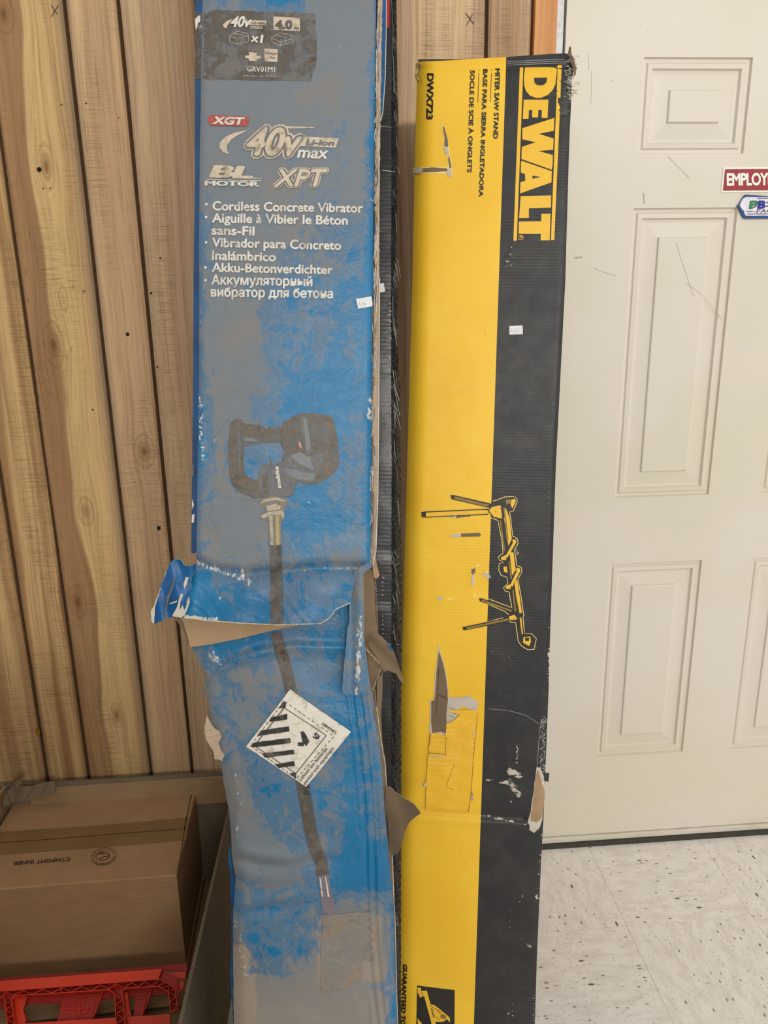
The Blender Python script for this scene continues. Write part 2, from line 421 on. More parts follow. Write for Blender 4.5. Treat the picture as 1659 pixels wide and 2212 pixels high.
def ybox_mat(split):
    m = MT('yellow_black_print'); uv = m.coord('UV'); u, v, _ = m.xyz(uv)
    n1 = m.noise(uv, 5, 3, .5); flute = (v*1150).f('SINE')
    fm = m.noise(m.scl(uv, (5, 16, 1)), 1, 3, .6)
    yel = m.mix(n1.ss(.35, .65), lin((242, 198, 58)), lin((236, 188, 48)))
    blk = m.mix(m.noise(uv, 14, 4, .7).ss(.4, .7), lin((44, 44, 45)), lin((56, 55, 54)))
    isb = (u-split).f('GREATER_THAN', 0)
    c = m.mix(isb, yel, blk)
    sm = m.noise(m.scl(uv, (22, 70, 1)), 1, 5, .7).ss(.62, .8)
    c = m.mix(sm*.3*(1-isb), c, lin((176, 142, 60)))
    # scuffs down to white paper, driven by painted wear
    wear = m.attr('wear'); wn = m.noise(m.scl(uv, (110, 230, 1)), 1, 5, .72)
    dots = m.vor(m.scl(uv, (150, 150, 1)), 1).ss(.03, .12, 1, 0)*m.noise(uv, 24, 3).ss(.66, .72)
    c = m.mix(((wear*.88+(wn-.5)*1.9).ss(.62, .7)).f('MAXIMUM', dots*.55), c, m.mix(isb, lin((244, 222, 140)), lin((196, 190, 172))))
    rub = m.noise(m.scl(uv, (30, 420, 1)), 1, 3, .6).ss(.62, .8)*m.noise(uv, 8, 2).ss(.5, .65)
    c = m.mix(rub*.35, c, m.mix(isb, lin((200, 158, 50)), lin((24, 24, 24))))
    m.set(color=c, rough=m.noise(uv, 30, 4, .6)*.25+.30, spec=.32)
    m.bump(flute*fm.ss(.35, .75, .02, 1.0)*.10+n1*1.2+m.noise(uv, 40, 3)*.5+wn*wear, .0009)
    return m.mat
M_YINK = plain('yellow_ink', (236, 188, 50), .4, .4, .015); M_BINK = plain('black_ink', (42, 40, 38), .45)
M_YPALE = plain('pale_yellow_ink', (240, 214, 130), .4); M_OLIVE = plain('olive_ink', (148, 122, 48), .45); M_YSIDE = plain('yellow_board_side', (214, 164, 40), .45, .4, .02)
M_YTAPE = plain('crumpled_yellow_liner', (240, 190, 50), .35, .5, .015, 90)
M_BSIDE = plain('black_board_side', (44, 43, 42), .5)

def black_mat():
    m = MT('black_gloss_board'); uv = m.coord('UV'); u, v, _ = m.xyz(uv)
    n = m.noise(uv, 9, 4, .6); n2 = m.noise(m.scl(uv, (60, 140, 1)), 1, 4, .7)
    c = m.mix(n2.ss(.45, .8), lin((30, 30, 33)), lin((52, 52, 56)))
    tick = m.vor(m.scl(uv, (40, 110, 1)), 1, rnd=.4).ss(.04, .13, 1, 0)*m.noise(m.scl(uv, (14, 6, 1)), 1, 1).ss(.55, .6)
    c = m.mix(tick*.7, c, lin((170, 170, 170)))
    m.set(color=c, rough=n*.2+.2, spec=.6); m.bump((v*900).f('SINE')*.03+n*1.6+n2*.3, .0010); return m.mat
M_BLACK = black_mat()
def film_mat():
    m = MT('crinkled_clear_film'); p = m.pos(); x, y, z = m.xyz(p)
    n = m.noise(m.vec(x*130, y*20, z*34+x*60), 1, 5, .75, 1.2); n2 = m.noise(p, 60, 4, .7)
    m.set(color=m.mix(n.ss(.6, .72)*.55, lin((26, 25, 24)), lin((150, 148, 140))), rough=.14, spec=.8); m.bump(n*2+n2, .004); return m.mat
M_FILM = film_mat()
M_STICK = plain('white_sticker', (222, 224, 226), .5, .3, .03)
M_PENCIL = plain('faint_pencil', (176, 178, 184), .6)

def door_mat():
    m = MT('cream_door_paint'); p = m.pos(); x, y, z = m.xyz(p)
    n = m.noise(p, 2.4, 2, .5); c = m.mix(n.ss(.4, .62), lin((218, 211, 200)), lin((214, 208, 190)))
    lowm = z.ss(.0, .35, 1, .0)
    sc = m.noise(m.vec(x*26, 0, z*16), 1, 6, .75).ss(.7, .78)
    c = m.mix(sc*.34, c, lin((150, 142, 128)))
    sc2 = m.noise(m.vec(x*60, 3, z*50), 1, 4, .75).ss(.64, .72)*lowm; c = m.mix(sc2*.5, c, lin((150, 138, 118)))
    grime = m.noise(m.vec(x*9, 3, z*60), 1, 4, .7).ss(.45, .7)*z.ss(.02, .06, 1, 0); c = m.mix(grime*.4, c, lin((168, 150, 118)))
    spk = m.vor(m.vec(x*22, 0, z*22), 1).ss(.015, .05, 1, 0)*m.noise(p, 7, 1).ss(.6, .64); c = m.mix(spk*.6, c, lin((120, 112, 100)))
    m.set(color=c, rough=.42, spec=.4); m.bump(m.noise(p, 160, 2), .00015); return m.mat
M_DOOR = door_mat()
M_DOORSH = plain('door_scuff', (176, 168, 154), .5)

def tile_mat():
    m = MT('speckled_vinyl_tile'); uv = m.coord('UV')
    oi = m.nodes.new('ShaderNodeObjectInfo'); c0 = S(m, oi.outputs['Random'])
    base = m.mix(m.noise(m.scl(uv, (18, 46, 1)), 1, 4, .65).ss(.35, .7), lin((236, 230, 222)), lin((220, 212, 203)))
    base = m.mix(m.noise(m.scl(uv, (9, 16, 1)), 1, 3).ss(.6, .72)*.5, base, lin((238, 232, 222)))
    def fleck(sx, sy, r, dens, col, amt, b):
        q = m.scl(uv, (sx, sy, 1)); n = m.noise(q, 1.5, 2)
        d = m.vor(q, 1)+(n-.5)*.22; cc = m.vor(q, 1, out='Color'); s3 = m.nodes.new('ShaderNodeSeparateColor'); m.links.new(cc.k, s3.inputs[0])
        k = d.ss(r*.6, r, 1, 0)*S(m, s3.outputs[0]).f('GREATER_THAN', dens); return m.mix(k*amt, b, col)
    base = fleck(70, 170, .30, .55, lin((196, 188, 178)), .5, base)
    base = fleck(44, 110, .26, .82, lin((84, 80, 78)), .8, base)
    base = fleck(23, 60, .22, .86, lin((58, 55, 54)), .9, base)
    base = fleck(120, 260, .30, .8, lin((110, 104, 98)), .6, base)
    m.set(color=base, rough=.32, spec=.45); return m.mat
M_TILE = tile_mat()
M_RED = plain('red_orange_plastic', (222, 58, 14), .42, .4, .03, 8); M_RED_SHADE = plain('shaded_red_plastic', (168, 26, 8), .5, .4, .03, 8)  # second, darker red paints the shade in the frame's recesses
M_TAPE = plain('brown_packing_tape', (134, 106, 68), .28, .5, .06, 12)
M_STAMP = plain('carton_stamp_ink', (58, 46, 36), .7)
M_TRIM = None
def trim_mat():
    m = MT('orange_pine_trim'); p = m.pos(); x, y, z = m.xyz(p)
    g = m.noise(m.vec(x*120, y*120, z*2), 1, 4, .6); m.set(color=m.mix(g.ss(.35, .7), lin((216, 156, 92)), lin((190, 126, 66))), rough=.5, spec=.4); m.bump(g, .0004); return m.mat
M_TRIM = trim_mat(); M_JAMB = plain('white_jamb_paint', (214, 214, 218), .5); M_RUBBER = plain('dark_threshold', (62, 58, 52), .6)
M_CARTEDGE = plain('board_edge', (120, 104, 82), .9, .1, .2, 400)

# ================================================================== SETTING
wallb = structure(link_mesh('wall_back', *box_vf(-2.6, 0.512, 0.012, 0.06, 0, 2.75), M_GAP)); 
wz = 2.72
JX = [-2.53, -2.37, -2.21, -2.1, -1.94, -1.78, -1.67, -1.51, -1.35, -1.24, -1.08, -0.923, -.762, -.657, -.496, -.39, -.235, -.125, .035, .165, .362, .4605]
tones = {-.923: (.5, .1, .2), -.762: (.5, .35, .2), -.657: (.5, .62, .25), -.496: (.6, .2, .3), -.39: (.45, .81, .85), -.235: (.5, .4, .5), -.125: (.5, .3, .5), .035: (.5, .7, .6), .165: (.66, .52, .9), .362: (.6, .93, .9)}
for i in range(len(JX)-1):
    a, b = JX[i]+.004, JX[i+1]-.004; bv = .005; t = .012 + (i % 3)*0.0012-.0012
    prof = [(a, .012), (a, -t+.012+bv), (a+bv, -t+.012), (b-bv, -t+.012), (b, -t+.012+bv), (b, .012)]
    prof = [(x, min(y, .012)) for x, y in prof]
    zs = np.linspace(0.0, wz, 15); P, F_ = [], []
    for z in zs:
        jx = random.uniform(-.0008, .0008); P += [(x+jx*(k in (1, 2)), y-.001*0, z) for k, (x, y) in enumerate(prof)]
    n = len(prof)
    for r in range(len(zs)-1):
        for k in range(n-1): F_.append((r*n+k, r*n+k+1, (r+1)*n+k+1, (r+1)*n+k))
    F_ += [tuple(range(n))[::-1], tuple((len(zs)-1)*n+k for k in range(n))]
    o = link_mesh('plank', P, F_, M_WOOD, wallb)
    c = tones.get(JX[i], (random.uniform(.4, .6), random.random(), .4)); o.color = (c[0], c[1], c[2], 1)

def fill_part(name, parent, polys, surf, off, mat, step=10, rag=0.0):
    if len(polys) > 1: return [fill_part(name, parent, [q], surf, off, mat, step, rag) for q in polys][0]
    P, F_, U_ = [], [], []
    for q in polys:
        v, f = tri(q, step, rag); b = len(P); PP = [surf.P(x, y, off) for x, y in v]
        for t in f:
            n = (PP[t[1]]-PP[t[0]]).cross(PP[t[2]]-PP[t[0]]); t = t if n.dot(surf.N) > 0 else t[::-1]; F_.append(tuple(i+b for i in t))
        P += PP; U_ += [surf.uv(p) for p in PP]
    return link_mesh(name, P, F_, mat, parent, uvs=U_)
M_HOLE = plain('nail_hole', (26, 18, 12), .9); M_PENC = plain('pencil_mark', (92, 78, 66), .9); M_SAP = plain('amber_resin_stain', (150, 104, 40), .3, .5, .2, 40)
fill_part('nail_hole', wallb, [circ(84.5, 366, 5.2, 5.2, 12), circ(275.5, 722, 4, 4, 12), circ(326, 633, 2.5, 2.5, 8), circ(340, 793, 2, 2, 8), circ(133, 226, 1.7, 1.7, 8), circ(186, 223, 1.8, 1.8, 8),
                               circ(256, 254, 1.5, 1.5, 8), circ(93, 407, 1.6, 1.6, 8), circ(108, 406, 1.5, 1.5, 8), circ(182, 629, 1.6, 1.6, 8), circ(200, 885, 2, 2, 8), circ(343, 1141, 4, 5, 10), circ(346, 557, 2, 2, 8)], WALL, .0018, M_HOLE)
fill_part('resin_stain', wallb, [[(0, 1600), (30, 1585), (60, 1578), (84, 1572), (86, 1588), (70, 1600), (80, 1612), (50, 1622), (20, 1640), (0, 1655), (-10, 1630)], [(-10, 1668), (10, 1660), (20, 1680), (14, 1700), (-10, 1710)]], WALL, .0008, M_SAP, 8, 1.5)
strokes('pencil_cross', WALL, [([(110, 10), (124, 31)], 1.6), ([(126, 11), (110, 36)], 1.6), ([(1006, 28), (1024, 52)], 1.6), ([(1021, 30), (1008, 55)], 1.6)], .0019, M_PENC, wallb)

# trim + jamb + door
def wx(px, py, y=0.0): d = ray(px, py); t = (y-CAM.y)/d.y; return (CAM+d*t).x
structure(link_mesh('trim_1', *box_vf(.4605, .507, -.014, .02, 0, 2.75), M_TRIM))
tv, tf = merge([box_vf(.507, .524, -.004, .05, 0, 2.3), box_vf(1.505, 1.56, -.004, .05, 0, 2.3), box_vf(.507, 1.56, -.004, .05, 2.3, 2.36)])
structure(link_mesh('trim_2', tv, tf, M_JAMB))
structure(link_mesh('trim_3', *box_vf(.524, 1.505, .042, .06, 0, 2.3), M_GAP))
structure(link_mesh('wall_right', *box_vf(1.56, 2.9, -.004, .06, 0, 2.75), M_JAMB))
structure(link_mesh('trim_4', *box_vf(.507, 1.56, -.004, .06, 2.36, 2.75), M_JAMB))
DX0, DX1, DZ0, DZ1 = .531, 1.498, .033, 2.29
cols = [(.704, .946), (1.082, 1.324)]; rows = [(.281, .842), (1.016, 1.689), (1.801, 1.992)]
xs = [DX0, .704, .946, 1.082, 1.324, DX1]; zs = [DZ0, .281, .842, 1.016, 1.689, 1.801, 1.992, DZ1]
P = [(x, 0.0, z) for z in zs for x in xs]; F_ = []
for j in range(len(zs)-1):
    for i in range(len(xs)-1):
        if i in (1, 3) and j in (1, 3, 5): continue
        k = j*len(xs)+i; F_.append((k, k+1, k+1+len(xs), k+len(xs)))
bx = box_vf(DX0, DX1, .012, .04, DZ0, DZ1); b = len(P); 
# outer edges of the slab
P += [(DX0, 0, DZ0), (DX1, 0, DZ0), (DX1, 0, DZ1), (DX0, 0, DZ1), (DX0, .013, DZ0), (DX1, .013, DZ0), (DX1, .013, DZ1), (DX0, .013, DZ1)]
for i in range(4): F_.append((b+i, b+(i+1) % 4, b+4+(i+1) % 4, b+4+i))
v2, f2 = bx; b = len(P); P += v2; F_ += [tuple(i+b for i in q) for q in f2]
door = structure(link_mesh('door_1', P, F_, M_DOOR))
for (x0, x1) in cols:
    for (z0, z1) in rows:
        P, F_ = [], []
        for ins, d in ((0, 0), (.0022, .0075), (.009, .008), (.012, .0035), (.021, .0025), (.0245, .0095), (.030, .0105), (.062, .0058), (.0640, .0008), (.0665, .0)):
            P += [(x0+ins, d, z0+ins), (x1-ins, d, z0+ins), (x1-ins, d, z1-ins), (x0+ins, d, z1-ins)]
        n = len(P)//4
        for r in range(n-1):
            for k in range(4): F_.append((r*4+k, r*4+(k+1) % 4, (r+1)*4+(k+1) % 4, (r+1)*4+k))
        F_.append(tuple((n-1)*4+k for k in range(4)))
        link_mesh('door_panel', P, F_, M_DOOR, door)
link_mesh('door_sweep', *box_vf(DX0, DX1, -.004, .03, .014, .031), M_DOOR, door)
DS = WALL
zz = zt(3.456, 1200, 0)
strokes('scuff_mark', DS, [(zz((245, 400), (250, 520)), .9), (zz((270, 530), (268, 700), (262, 780)), .8), (zz((840, 1170), (1000, 1330)), 1), (zz((280, 2000), (380, 2040), (450, 2060)), 1), (zz((900, 1810), (960, 2000), (1030, 2212)), .8),
    (zz((140, 1925), (200, 1920)), 3), ([(1480, 610), (1520, 640), (1560, 690)], .8), (zz((655, 1440), (665, 1520)), 3)], .0004, M_DOORSH, door)
structure(link_mesh('trim_5', *box_vf(.524, 1.505, -.012, .06, 0, .0135), M_RUBBER))

structure(link_mesh('shade_wall_left', *box_vf(-1.28, -1.22, -2.36, -.02, 0, .72), plain('shade_wall_brown', (92, 74, 54), .8)))  # low wall added out of view to shade the carton corner
structure(link_mesh('shade_wall_rear', *box_vf(-1.7, -.18, -2.42, -2.36, 0, 1.6), plain('shade_wall_brown', (92, 74, 54), .8)))  # unseen wall, added to keep light off the carton corner
# floor: sub-floor + one object per tile
fl = structure(link_mesh('floor', *box_vf(-2.6, 2.9, -3.2, .06, -.03, -.003), plain('tile_joint', (120, 112, 102), .8)))
T = .322; FX = .692
FLOOR = Surf((0, 0, 0), (1, 0, 0), (0, -1, 0))
d = ray(1500, 1990); yseam = (CAM + d*(-CAM.z/d.z)).y
tx = [FX+T*k for k in range(-10, 7)]; ty0 = yseam + T*math.ceil((0-yseam)/T)
def tile_mesh(rot):
    g = .0006; h = T/2-g; v, f = box_vf(-h, h, -h, h, -.003, 0.0); ca, sa = math.cos(rot), math.sin(rot)
    me = bpy.data.meshes.new('tile'); me.from_pydata(v, [], f); me.materials.append(M_TILE)
    return me
jj = 0
for i, x in enumerate(tx):
    j = 0; y = ty0
    while y > -3.2:
        y1 = min(y, 0.0); y0 = y-T
        if y1-y0 > .01:
            g = .0003; v, f = box_vf(x+g, x+T-g, y0+g, y1-g, -.003, 0.0)
            rot = (i+j) % 2; ox, oy = random.random()*5, random.random()*5
            uv = [((p[1]+oy, p[0]+ox) if rot else (p[0]+ox, p[1]+oy)) for p in v]
            link_mesh('tile', v, f, M_TILE, fl, uvs=uv)
        y -= T; j += 1

# ================================================================== BLUE BOX
BL = Surf((-0.1774, -0.4107, 1.9581), (0.9973, -0.068, -0.029), (-0.0439, -0.2295, -0.9723))
BTH = .118
def end_py(surf, px, zt_):
    y = 2212
    while surf.P(px, y, 0).z > zt_: y += 4
    return y
DIRT = [(-300, .8, .5, .6, .6, .6, .9, .9, .8, .3), (0, .7, .55, .5, .2, .15, .8, .9, .8, .3), (60, .9, .9, .9, .9, .9, .8, .8, .8, .4), (150, .9, .9, .9, .9, .9, .9, .85, .8, .3),
 (200, .5, .8, .7, .75, .75, .8, .88, .85, .3), (260, .7, .85, .8, .85, .85, .8, .7, .75, .1), (330, .85, .85, .75, .75, .7, .7, .7, .7, .05), (420, .55, .85, .85, .8, .75, .7, .65, .75, .2),
 (500, .4, .75, .7, .65, .6, .55, .45, .5, .1), (560, .4, .8, .75, .65, .55, .5, .45, .3, 0), (620, .5, .7, .62, .55, .4, .35, .25, .2, 0), (700, .5, .8, .7, .5, .3, .42, .3, .3, .1),
 (760, .5, .88, .78, .55, .3, .36, .15, .25, .2), (850, .3, .82, .78, .55, .3, .15, .1, .2, .2), (920, .15, .7, .65, .5, .32, .25, .25, .35, .1), (1000, .3, .6, .5, .5, .4, .3, .3, .35, .05),
 (1080, .4, .7, .75, .6, .3, .2, .35, .4, .1), (1150, .4, .75, .82, .6, .3, .2, .35, .5, .2), (1205, .5, .75, .6, .6, .5, .4, .55, .55, .3), (1260, .2, .35, .4, .3, .4, .35, .42, .35, .3),
 (1320, .1, .15, .2, .2, .3, .2, .35, .3, .5), (1400, .6, .3, .2, .3, .5, .5, .4, .4, .6), (1480, .6, .5, .7, .6, .6, .5, .4, .4, .7), (1560, .6, .55, .6, .5, .5, .4, .3, .3, .5),
 (1700, .7, .6, .3, .5, .4, .5, .35, .5, .6), (1800, .7, .7, .5, .55, .4, .5, .3, .4, .5), (1850, .8, .8, .85, .7, .5, .4, .15, .1, .3), (1910, .5, .5, .6, .4, .3, .2, .1, .1, .2),
 (1980, .6, .4, .5, .4, .5, .8, .95, .9, .3), (2060, .9, .3, .4, .45, .5, .9, 1, .9, .3), (2130, 1, .6, .8, .85, .85, .9, .8, .6, .3), (2212, 1, .9, .9, .9, .8, .9, .9, .6, .3), (3400, 1, 1, .9, .9, .9, .9, .9, .8, .6)]
DT = interp(DIRT)
EDGE = interp([(-400, 440, 816), (50, 437, 812), (300, 432, 809), (500, 430, 806), (800, 430, 803), (1000, 427, 803), (1215, 424, 800), (1345, 400, 800), (1470, 440, 800), (1530, 450, 812), (1600, 456, 820), (1680, 480, 826), (1760, 496, 832), (1850, 502, 840), (1900, 508, 845), (1960, 505, 850), (2000, 503, 851), (2212, 505, 857), (3400, 512, 868)])
def sfrac(x, y): L, R_ = EDGE(y); return (x-L)/(R_-L)
SX = [0, .13, .27, .4, .54, .67, .8, .93, 1.0]
def a_dirt(x, y): return float(np.interp(sfrac(x, y), SX, DT(y)))*.95
def a_tan(x, y): 
    s = sfrac(x, y); t = max(0, min(1, (y-2020)/160))*.55
    if s < .14 and y > 2040: t = .9
    if 1975 < y < 2120 and s > .52 and s < .92: t = .7
    return t
WEAR_GLINT_SEG = []   # (x0,y0,x1,y1,radius,strength) of scuffs and of painted glints
def seg(*a): WEAR_GLINT_SEG.append(a)
for a in [(436, 560, 432, 700, 5, .5), (431, 850, 436, 990, 8, .75), (430, 1215, 520, 1250, 9, .8), (520, 1235, 540, 1260, 14, .7), (560, 1245, 700, 1228, 4, .5), (700, 1226, 800, 1228, 4, .75), (806, 860, 800, 900, 13, .8),
          (808, 950, 802, 1090, 5, .6), (810, 420, 806, 430, 12, .6), (458, 960, 500, 900, 3, .7), (400, 1310, 410, 1240, 7, .75), (405, 1335, 470, 1337, 6, .85), (470, 1270, 475, 1290, 10, .6), (520, 1310, 640, 1300, 20, .25), (455, 1410, 480, 1440, 12, .75),
          (505, 1640, 520, 1740, 8, .6), (512, 1760, 512, 1810, 8, .6), (560, 1080, 480, 1070, 3, .5), (560, 1205, 690, 1222, 5, .45), (745, 1340, 760, 1490, 14, .5), (780, 1250, 790, 1480, 8, .5), (790, 1350, 815, 1600, 5, .45), (820, 1700, 845, 1900, 5, .4),
          (510, 1990, 530, 2110, 11, .6), (792, 2040, 796, 2060, 6, .6), (700, 2138, 740, 2136, 3, .8), (755, 2120, 775, 2200, 8, .35), (640, 860, 700, 850, 30, .2), (545, 880, 560, 930, 20, .4), (640, 1085, 680, 1088, 8, .5), (735, 0, 745, 4, 4, .3),  # broad faint segments paint the sheen of the glossy print
          (725, 98, 770, 104, 5, .5), (809, 260, 806, 600, 4, .48), (806, 600, 802, 1200, 6, .52), (433, 560, 431, 860, 3, .5), (500, 690, 560, 860, 24, .28), (560, 1480, 600, 1485, 12, .35)]: seg(*a)
WS = np.array(WEAR_GLINT_SEG, float)
def wear_of(WS):
    A = WS[:, :2]; D_ = WS[:, 2:4]-A; L2 = (D_**2).sum(1)+1e-6
    def g(x, y):
        q = np.clip(((np.array([x, y])-A)*D_).sum(1)/L2, 0, 1); c = A+D_*q[:, None]; d = np.hypot(c[:, 0]-x, c[:, 1]-y)
        return float((WS[:, 5]*np.clip(1.35-d/WS[:, 4], 0, 1)).max())
    return g
a_wear_glint = wear_of(WS)
def ridge(x, y, pts, wd):
    """signed distance based crease profile along polyline"""
    best = 1e9; side = 0
    for (x0, y0), (x1, y1) in zip(pts[:-1], pts[1:]):
        if not (min(x0, x1)-wd*3 < x < max(x0, x1)+wd*3): continue
        dx, dy = x1-x0, y1-y0; q = max(0, min(1, ((x-x0)*dx+(y-y0)*dy)/(dx*dx+dy*dy))); d = math.hypot(x0+dx*q-x, y0+dy*q-y)
        if d < best: best = d; side = (dx*(y-y0)-dy*(x-x0))
    return math.exp(-(best/wd)**2), (1 if side > 0 else -1), best
CR1 = [(420, 1210), (450, 1228), (520, 1242), (600, 1236), (700, 1226), (800, 1228)]
def off_up(x, y):
    s = sfrac(x, y); o = .004*math.sin(max(0, min(1, s))*math.pi) + wob(x, y, 1.0)*.0014 + wob(x, y, 3.1, 2)*.0005
    o -= .005*max(0, (s-.965)/.035)**2 + .004*max(0, (.03-s)/.03)**2
    if y > 1100:
        g, sd, b = ridge(x, y, CR1, 12); o -= .006*g
        if sd > 0 and y > 1215: o += min(.030, b*.00023) + (.0016*math.sin(x*.05+y*.02) + .0011*math.sin(x*.11-y*.13+math.sin(x*.04)*2) + .0012*wob(x, y, 6, 3) + .0007*wob(x, y, 13, 1))*min(1, b/50)
        elif y > 1150: o += .004*min(1, (y-1150)/60)*(1-g)
    return o
CR2 = [(450, 1470), (500, 1425), (560, 1403), (640, 1392), (760, 1396), (800, 1400)]
CR3 = [(480, 1846), (520, 1852), (560, 1862), (620, 1866), (680, 1852), (760, 1846)]
CR4 = [(480, 1985), (510, 1972), (550, 1960), (640, 1948), (760, 1942)]
def fold(x, y, pts, up, dn, wd, x0, x1):
    d = y-float(np.interp(x, [p[0] for p in pts], [p[1] for p in pts])); g = 1/(1+math.exp(-(x-x0)/14))/(1+math.exp((x-x1)/30))
    return g*(up*math.exp(-((d+wd*.9)/wd)**2)-dn*math.exp(-((d-wd*.35)/(wd*.7))**2)+up*.5*math.exp(-((d-wd*2.2)/wd)**2))
def off_lo(x, y):
    s = sfrac(x, y); o = -.012 + .012*min(1, max(0, (y-1400)/350)) + .006*math.sin(max(0, min(1, s))*math.pi)
    o += wob(x, y, 1.7, 1)*.0035 + wob(x, y, 4.2, 4)*.0009
    o += fold(x, y, CR2, -.002, -.007, 16, 455, 790)+fold(x, y, CR3, .005, .005, 15, 505, 690)+fold(x, y, CR4, .005, .004, 15, 505, 640)
    if s > .84: o += .0016*math.sin((x-.07*y)*.36+math.sin(y*.01)*2) - .010*max(0, (s-.93)/.07)**1.5
    if s < .08: o -= .008*((.08-s)/.08)**2
    return o
base = BL.P(640, 2212, -.06); ZB = .03
EP = end_py(BL, 640, ZB)
bb = thing('tool_box', 'dusty torn blue cardboard box leaning upright, left of the yellow and black box', 'box', (BL.P(640, EP, -.06).x, BL.P(640, EP, -.06).y, 0))
TOPY = -330
AT = dict(dirt=a_dirt, tan=a_tan, wear=a_wear_glint)
def rows(i, ys, flip=False):
    r = [(EDGE(y)[i], y) for y in ys]; return r[::-1] if flip else r
upper = rows(0, [TOPY, 50, 300, 500, 800, 1000, 1205]) + [(428, 1218), (414, 1236), (404, 1246), (408, 1262), (399, 1282), (396, 1300), (407, 1312), (392, 1334), (396, 1336), (430, 1338), (480, 1341), (520, 1345), (600, 1349), (660, 1349), (692, 1347), (712, 1335), (726, 1316), (757, 1302), (764, 1262), (765, 1240), (782, 1232), (793, 1226), (800, 1210)] + rows(1, [1000, 800, 500, 300, 50, TOPY], False)
sheet('front_panel', BL, upper, off_up, [M_BLUE, M_PINKPAPER], bb, .003, 4.6, 0, AT)
lowf = [(392, 1320), (412, 1396), (425, 1420), (448, 1462), (444, 1478), (437, 1488), (440, 1502), (452, 1500), (450, 1522), (455, 1545), (462, 1580), (470, 1600), (474, 1625), (483, 1690), (496, 1760), (500, 1810), (501, 1850), (509, 1895), (504, 1960)] + rows(0, [2000, 2212, EP]) + rows(1, [EP, 2212, 2000, 1960, 1900, 1850, 1760, 1680, 1600, 1530]) + [(800, 1478), (794, 1440), (784, 1400), (781, 1300)]
s_ = sheet('lower_front_panel', BL, lowf, off_lo, [M_BLUE, M_PINKPAPER], bb, .003, 4.6, .6, AT)
s_['label'] = 'crushed lower half of the front'

# body behind the sheets: back and two sides
def body(name, surf, tab, d0, d1, mats, parent, wavy=0.0):
    P, F_, mi = [], [], []
    n = len(tab)
    for k, (y, L, R_, dd) in enumerate(tab):
        a = surf.P(L, y, d0-dd); b = surf.P(R_, y, d0-dd); k_ = surf.N*(d1-d0+0)
        P += [a, b, b+k_, a+k_]
    for r in range(n-1):
        for k in range(4): F_.append((r*4+k, (r+1)*4+k, (r+1)*4+(k+1) % 4, r*4+(k+1) % 4)); mi.append([0, 1, 2, 3][k])
    F_ += [(0, 1, 2, 3), ((n-1)*4+3, (n-1)*4+2, (n-1)*4+1, (n-1)*4)]; mi += [1, 1]
    return link_mesh(name, P, F_, mats, parent, midx=mi)
ys_ = [TOPY, -100, 50, 300, 500, 800, 1000, 1200]
body('rear_body', BL, [(y, EDGE(y)[0]+2, EDGE(y)[1]-2, 0) for y in ys_] + [(1222, 428, 790, .004), (1235, 424, 782, .012), (1330, 432, 782, .014), (1345, 430, 784, .02), (1450, 466, 800, .024), (1530, 462, 806, .024), (1600, 472, 816, .018)] + [(y, EDGE(y)[0]+3, EDGE(y)[1]-3, .016) for y in (1680, 1760, 1850, 1900, 2000, 2212, EP)],
     -.006, -BTH, [M_KRAFT_D, M_KRAFT_D, M_KRAFT_D, M_BLUE_CLEAN], bb)
# left side strip that bulges out beside the front face
sheet('side_panel', BL, [(423, TOPY), (421, 0), (421, 400), (418, 600), (417, 850), (415, 1000), (413, 1193), (418, 1196), (430, 1190), (431, 1000), (434, 800), (434, 500), (436, 300), (441, 50), (444, TOPY)],
      lambda x, y: -.009-.0022*max(0, 436-x)/2, [M_BLUE_CLEAN, M_KRAFT_D], bb, .002, 7)
sheet('side_print', BL, [(421.3, 28), (421.3, 170), (437.5, 171), (439.5, 28)], lambda x, y: -.0075-.0022*max(0, 436-x)/2, M_LABELBLK, bb, 0, 6)
text('side_lettering', BL, 'Ah', (424, 62), (437, 61), 9, lambda x, y: -.0066-.0022*max(0, 436-x)/2, M_WTXT, bb)
fill_part('side_print_mark', bb, [[(421, 42), (428, 34), (438, 32), (438, 44), (428, 50), (423, 66)], [(415, 1078), (419, 1090), (415, 1100)], [(415, 1112), (420, 1110), (419, 1128), (414, 1130)]], BL, -.0115, M_WTXT)
fill_part('side_print_mark', bb, [[(414, 1004), (418, 1004), (418, 1028), (413.5, 1028)]], BL, -.0115, M_LABELBLK)
# right edge: torn corrugated edge with a loose blue liner behind it
ed = [(822, TOPY), (817, 0), (814, 60), (812, 170), (811, 400), (809, 600), (806, 800), (804, 1000), (803, 1110), (799, 1200), (793, 1226), (806, 1219), (812, 1190), (815, 1100), (818, 900), (819, 600), (820, 420), (822, 250), (824, 120), (826, 0), (832, TOPY)]
sheet('torn_edge', BL, ed, lambda x, y: -.006+.0012*math.sin(y*.11+x)-.0003*abs(x-812), [M_PINKPAPER, M_KRAFT_D], bb, .003, 5, .9)
for nm_, mt_, n_ in (('torn_edge_flute', M_KRAFT_D, 60), ('torn_fibres', M_PAPER, 70), ('torn_fibres', M_BLUE_CLEAN, 40)):
    q_ = []
    for i in range(n_):
        y = random.uniform(-20, 1180); x = float(np.interp(y, [0, 400, 1200], [817, 812, 801]))+random.uniform(-3, 5); l_ = random.uniform(10, 50)
        q_.append(([(x, y), (x+random.uniform(-2, 2), y+l_*.5), (x+random.uniform(-2.5, 1.5)-l_*.012, y+l_)], random.uniform(.6, 1.6)))
    strokes(nm_, BL, q_, lambda x, y: -.0022, mt_, bb, 0, 10)
lip = sheet('loose_liner', BL, [(822, -60), (824, 0), (822, 120), (820, 250), (823, 262), (827, 240), (832, 170), (834, 60), (834, 0), (833, -60)], lambda x, y: -.012, [M_BLUE_CLEAN, M_PAPER], bb, .002, 6)
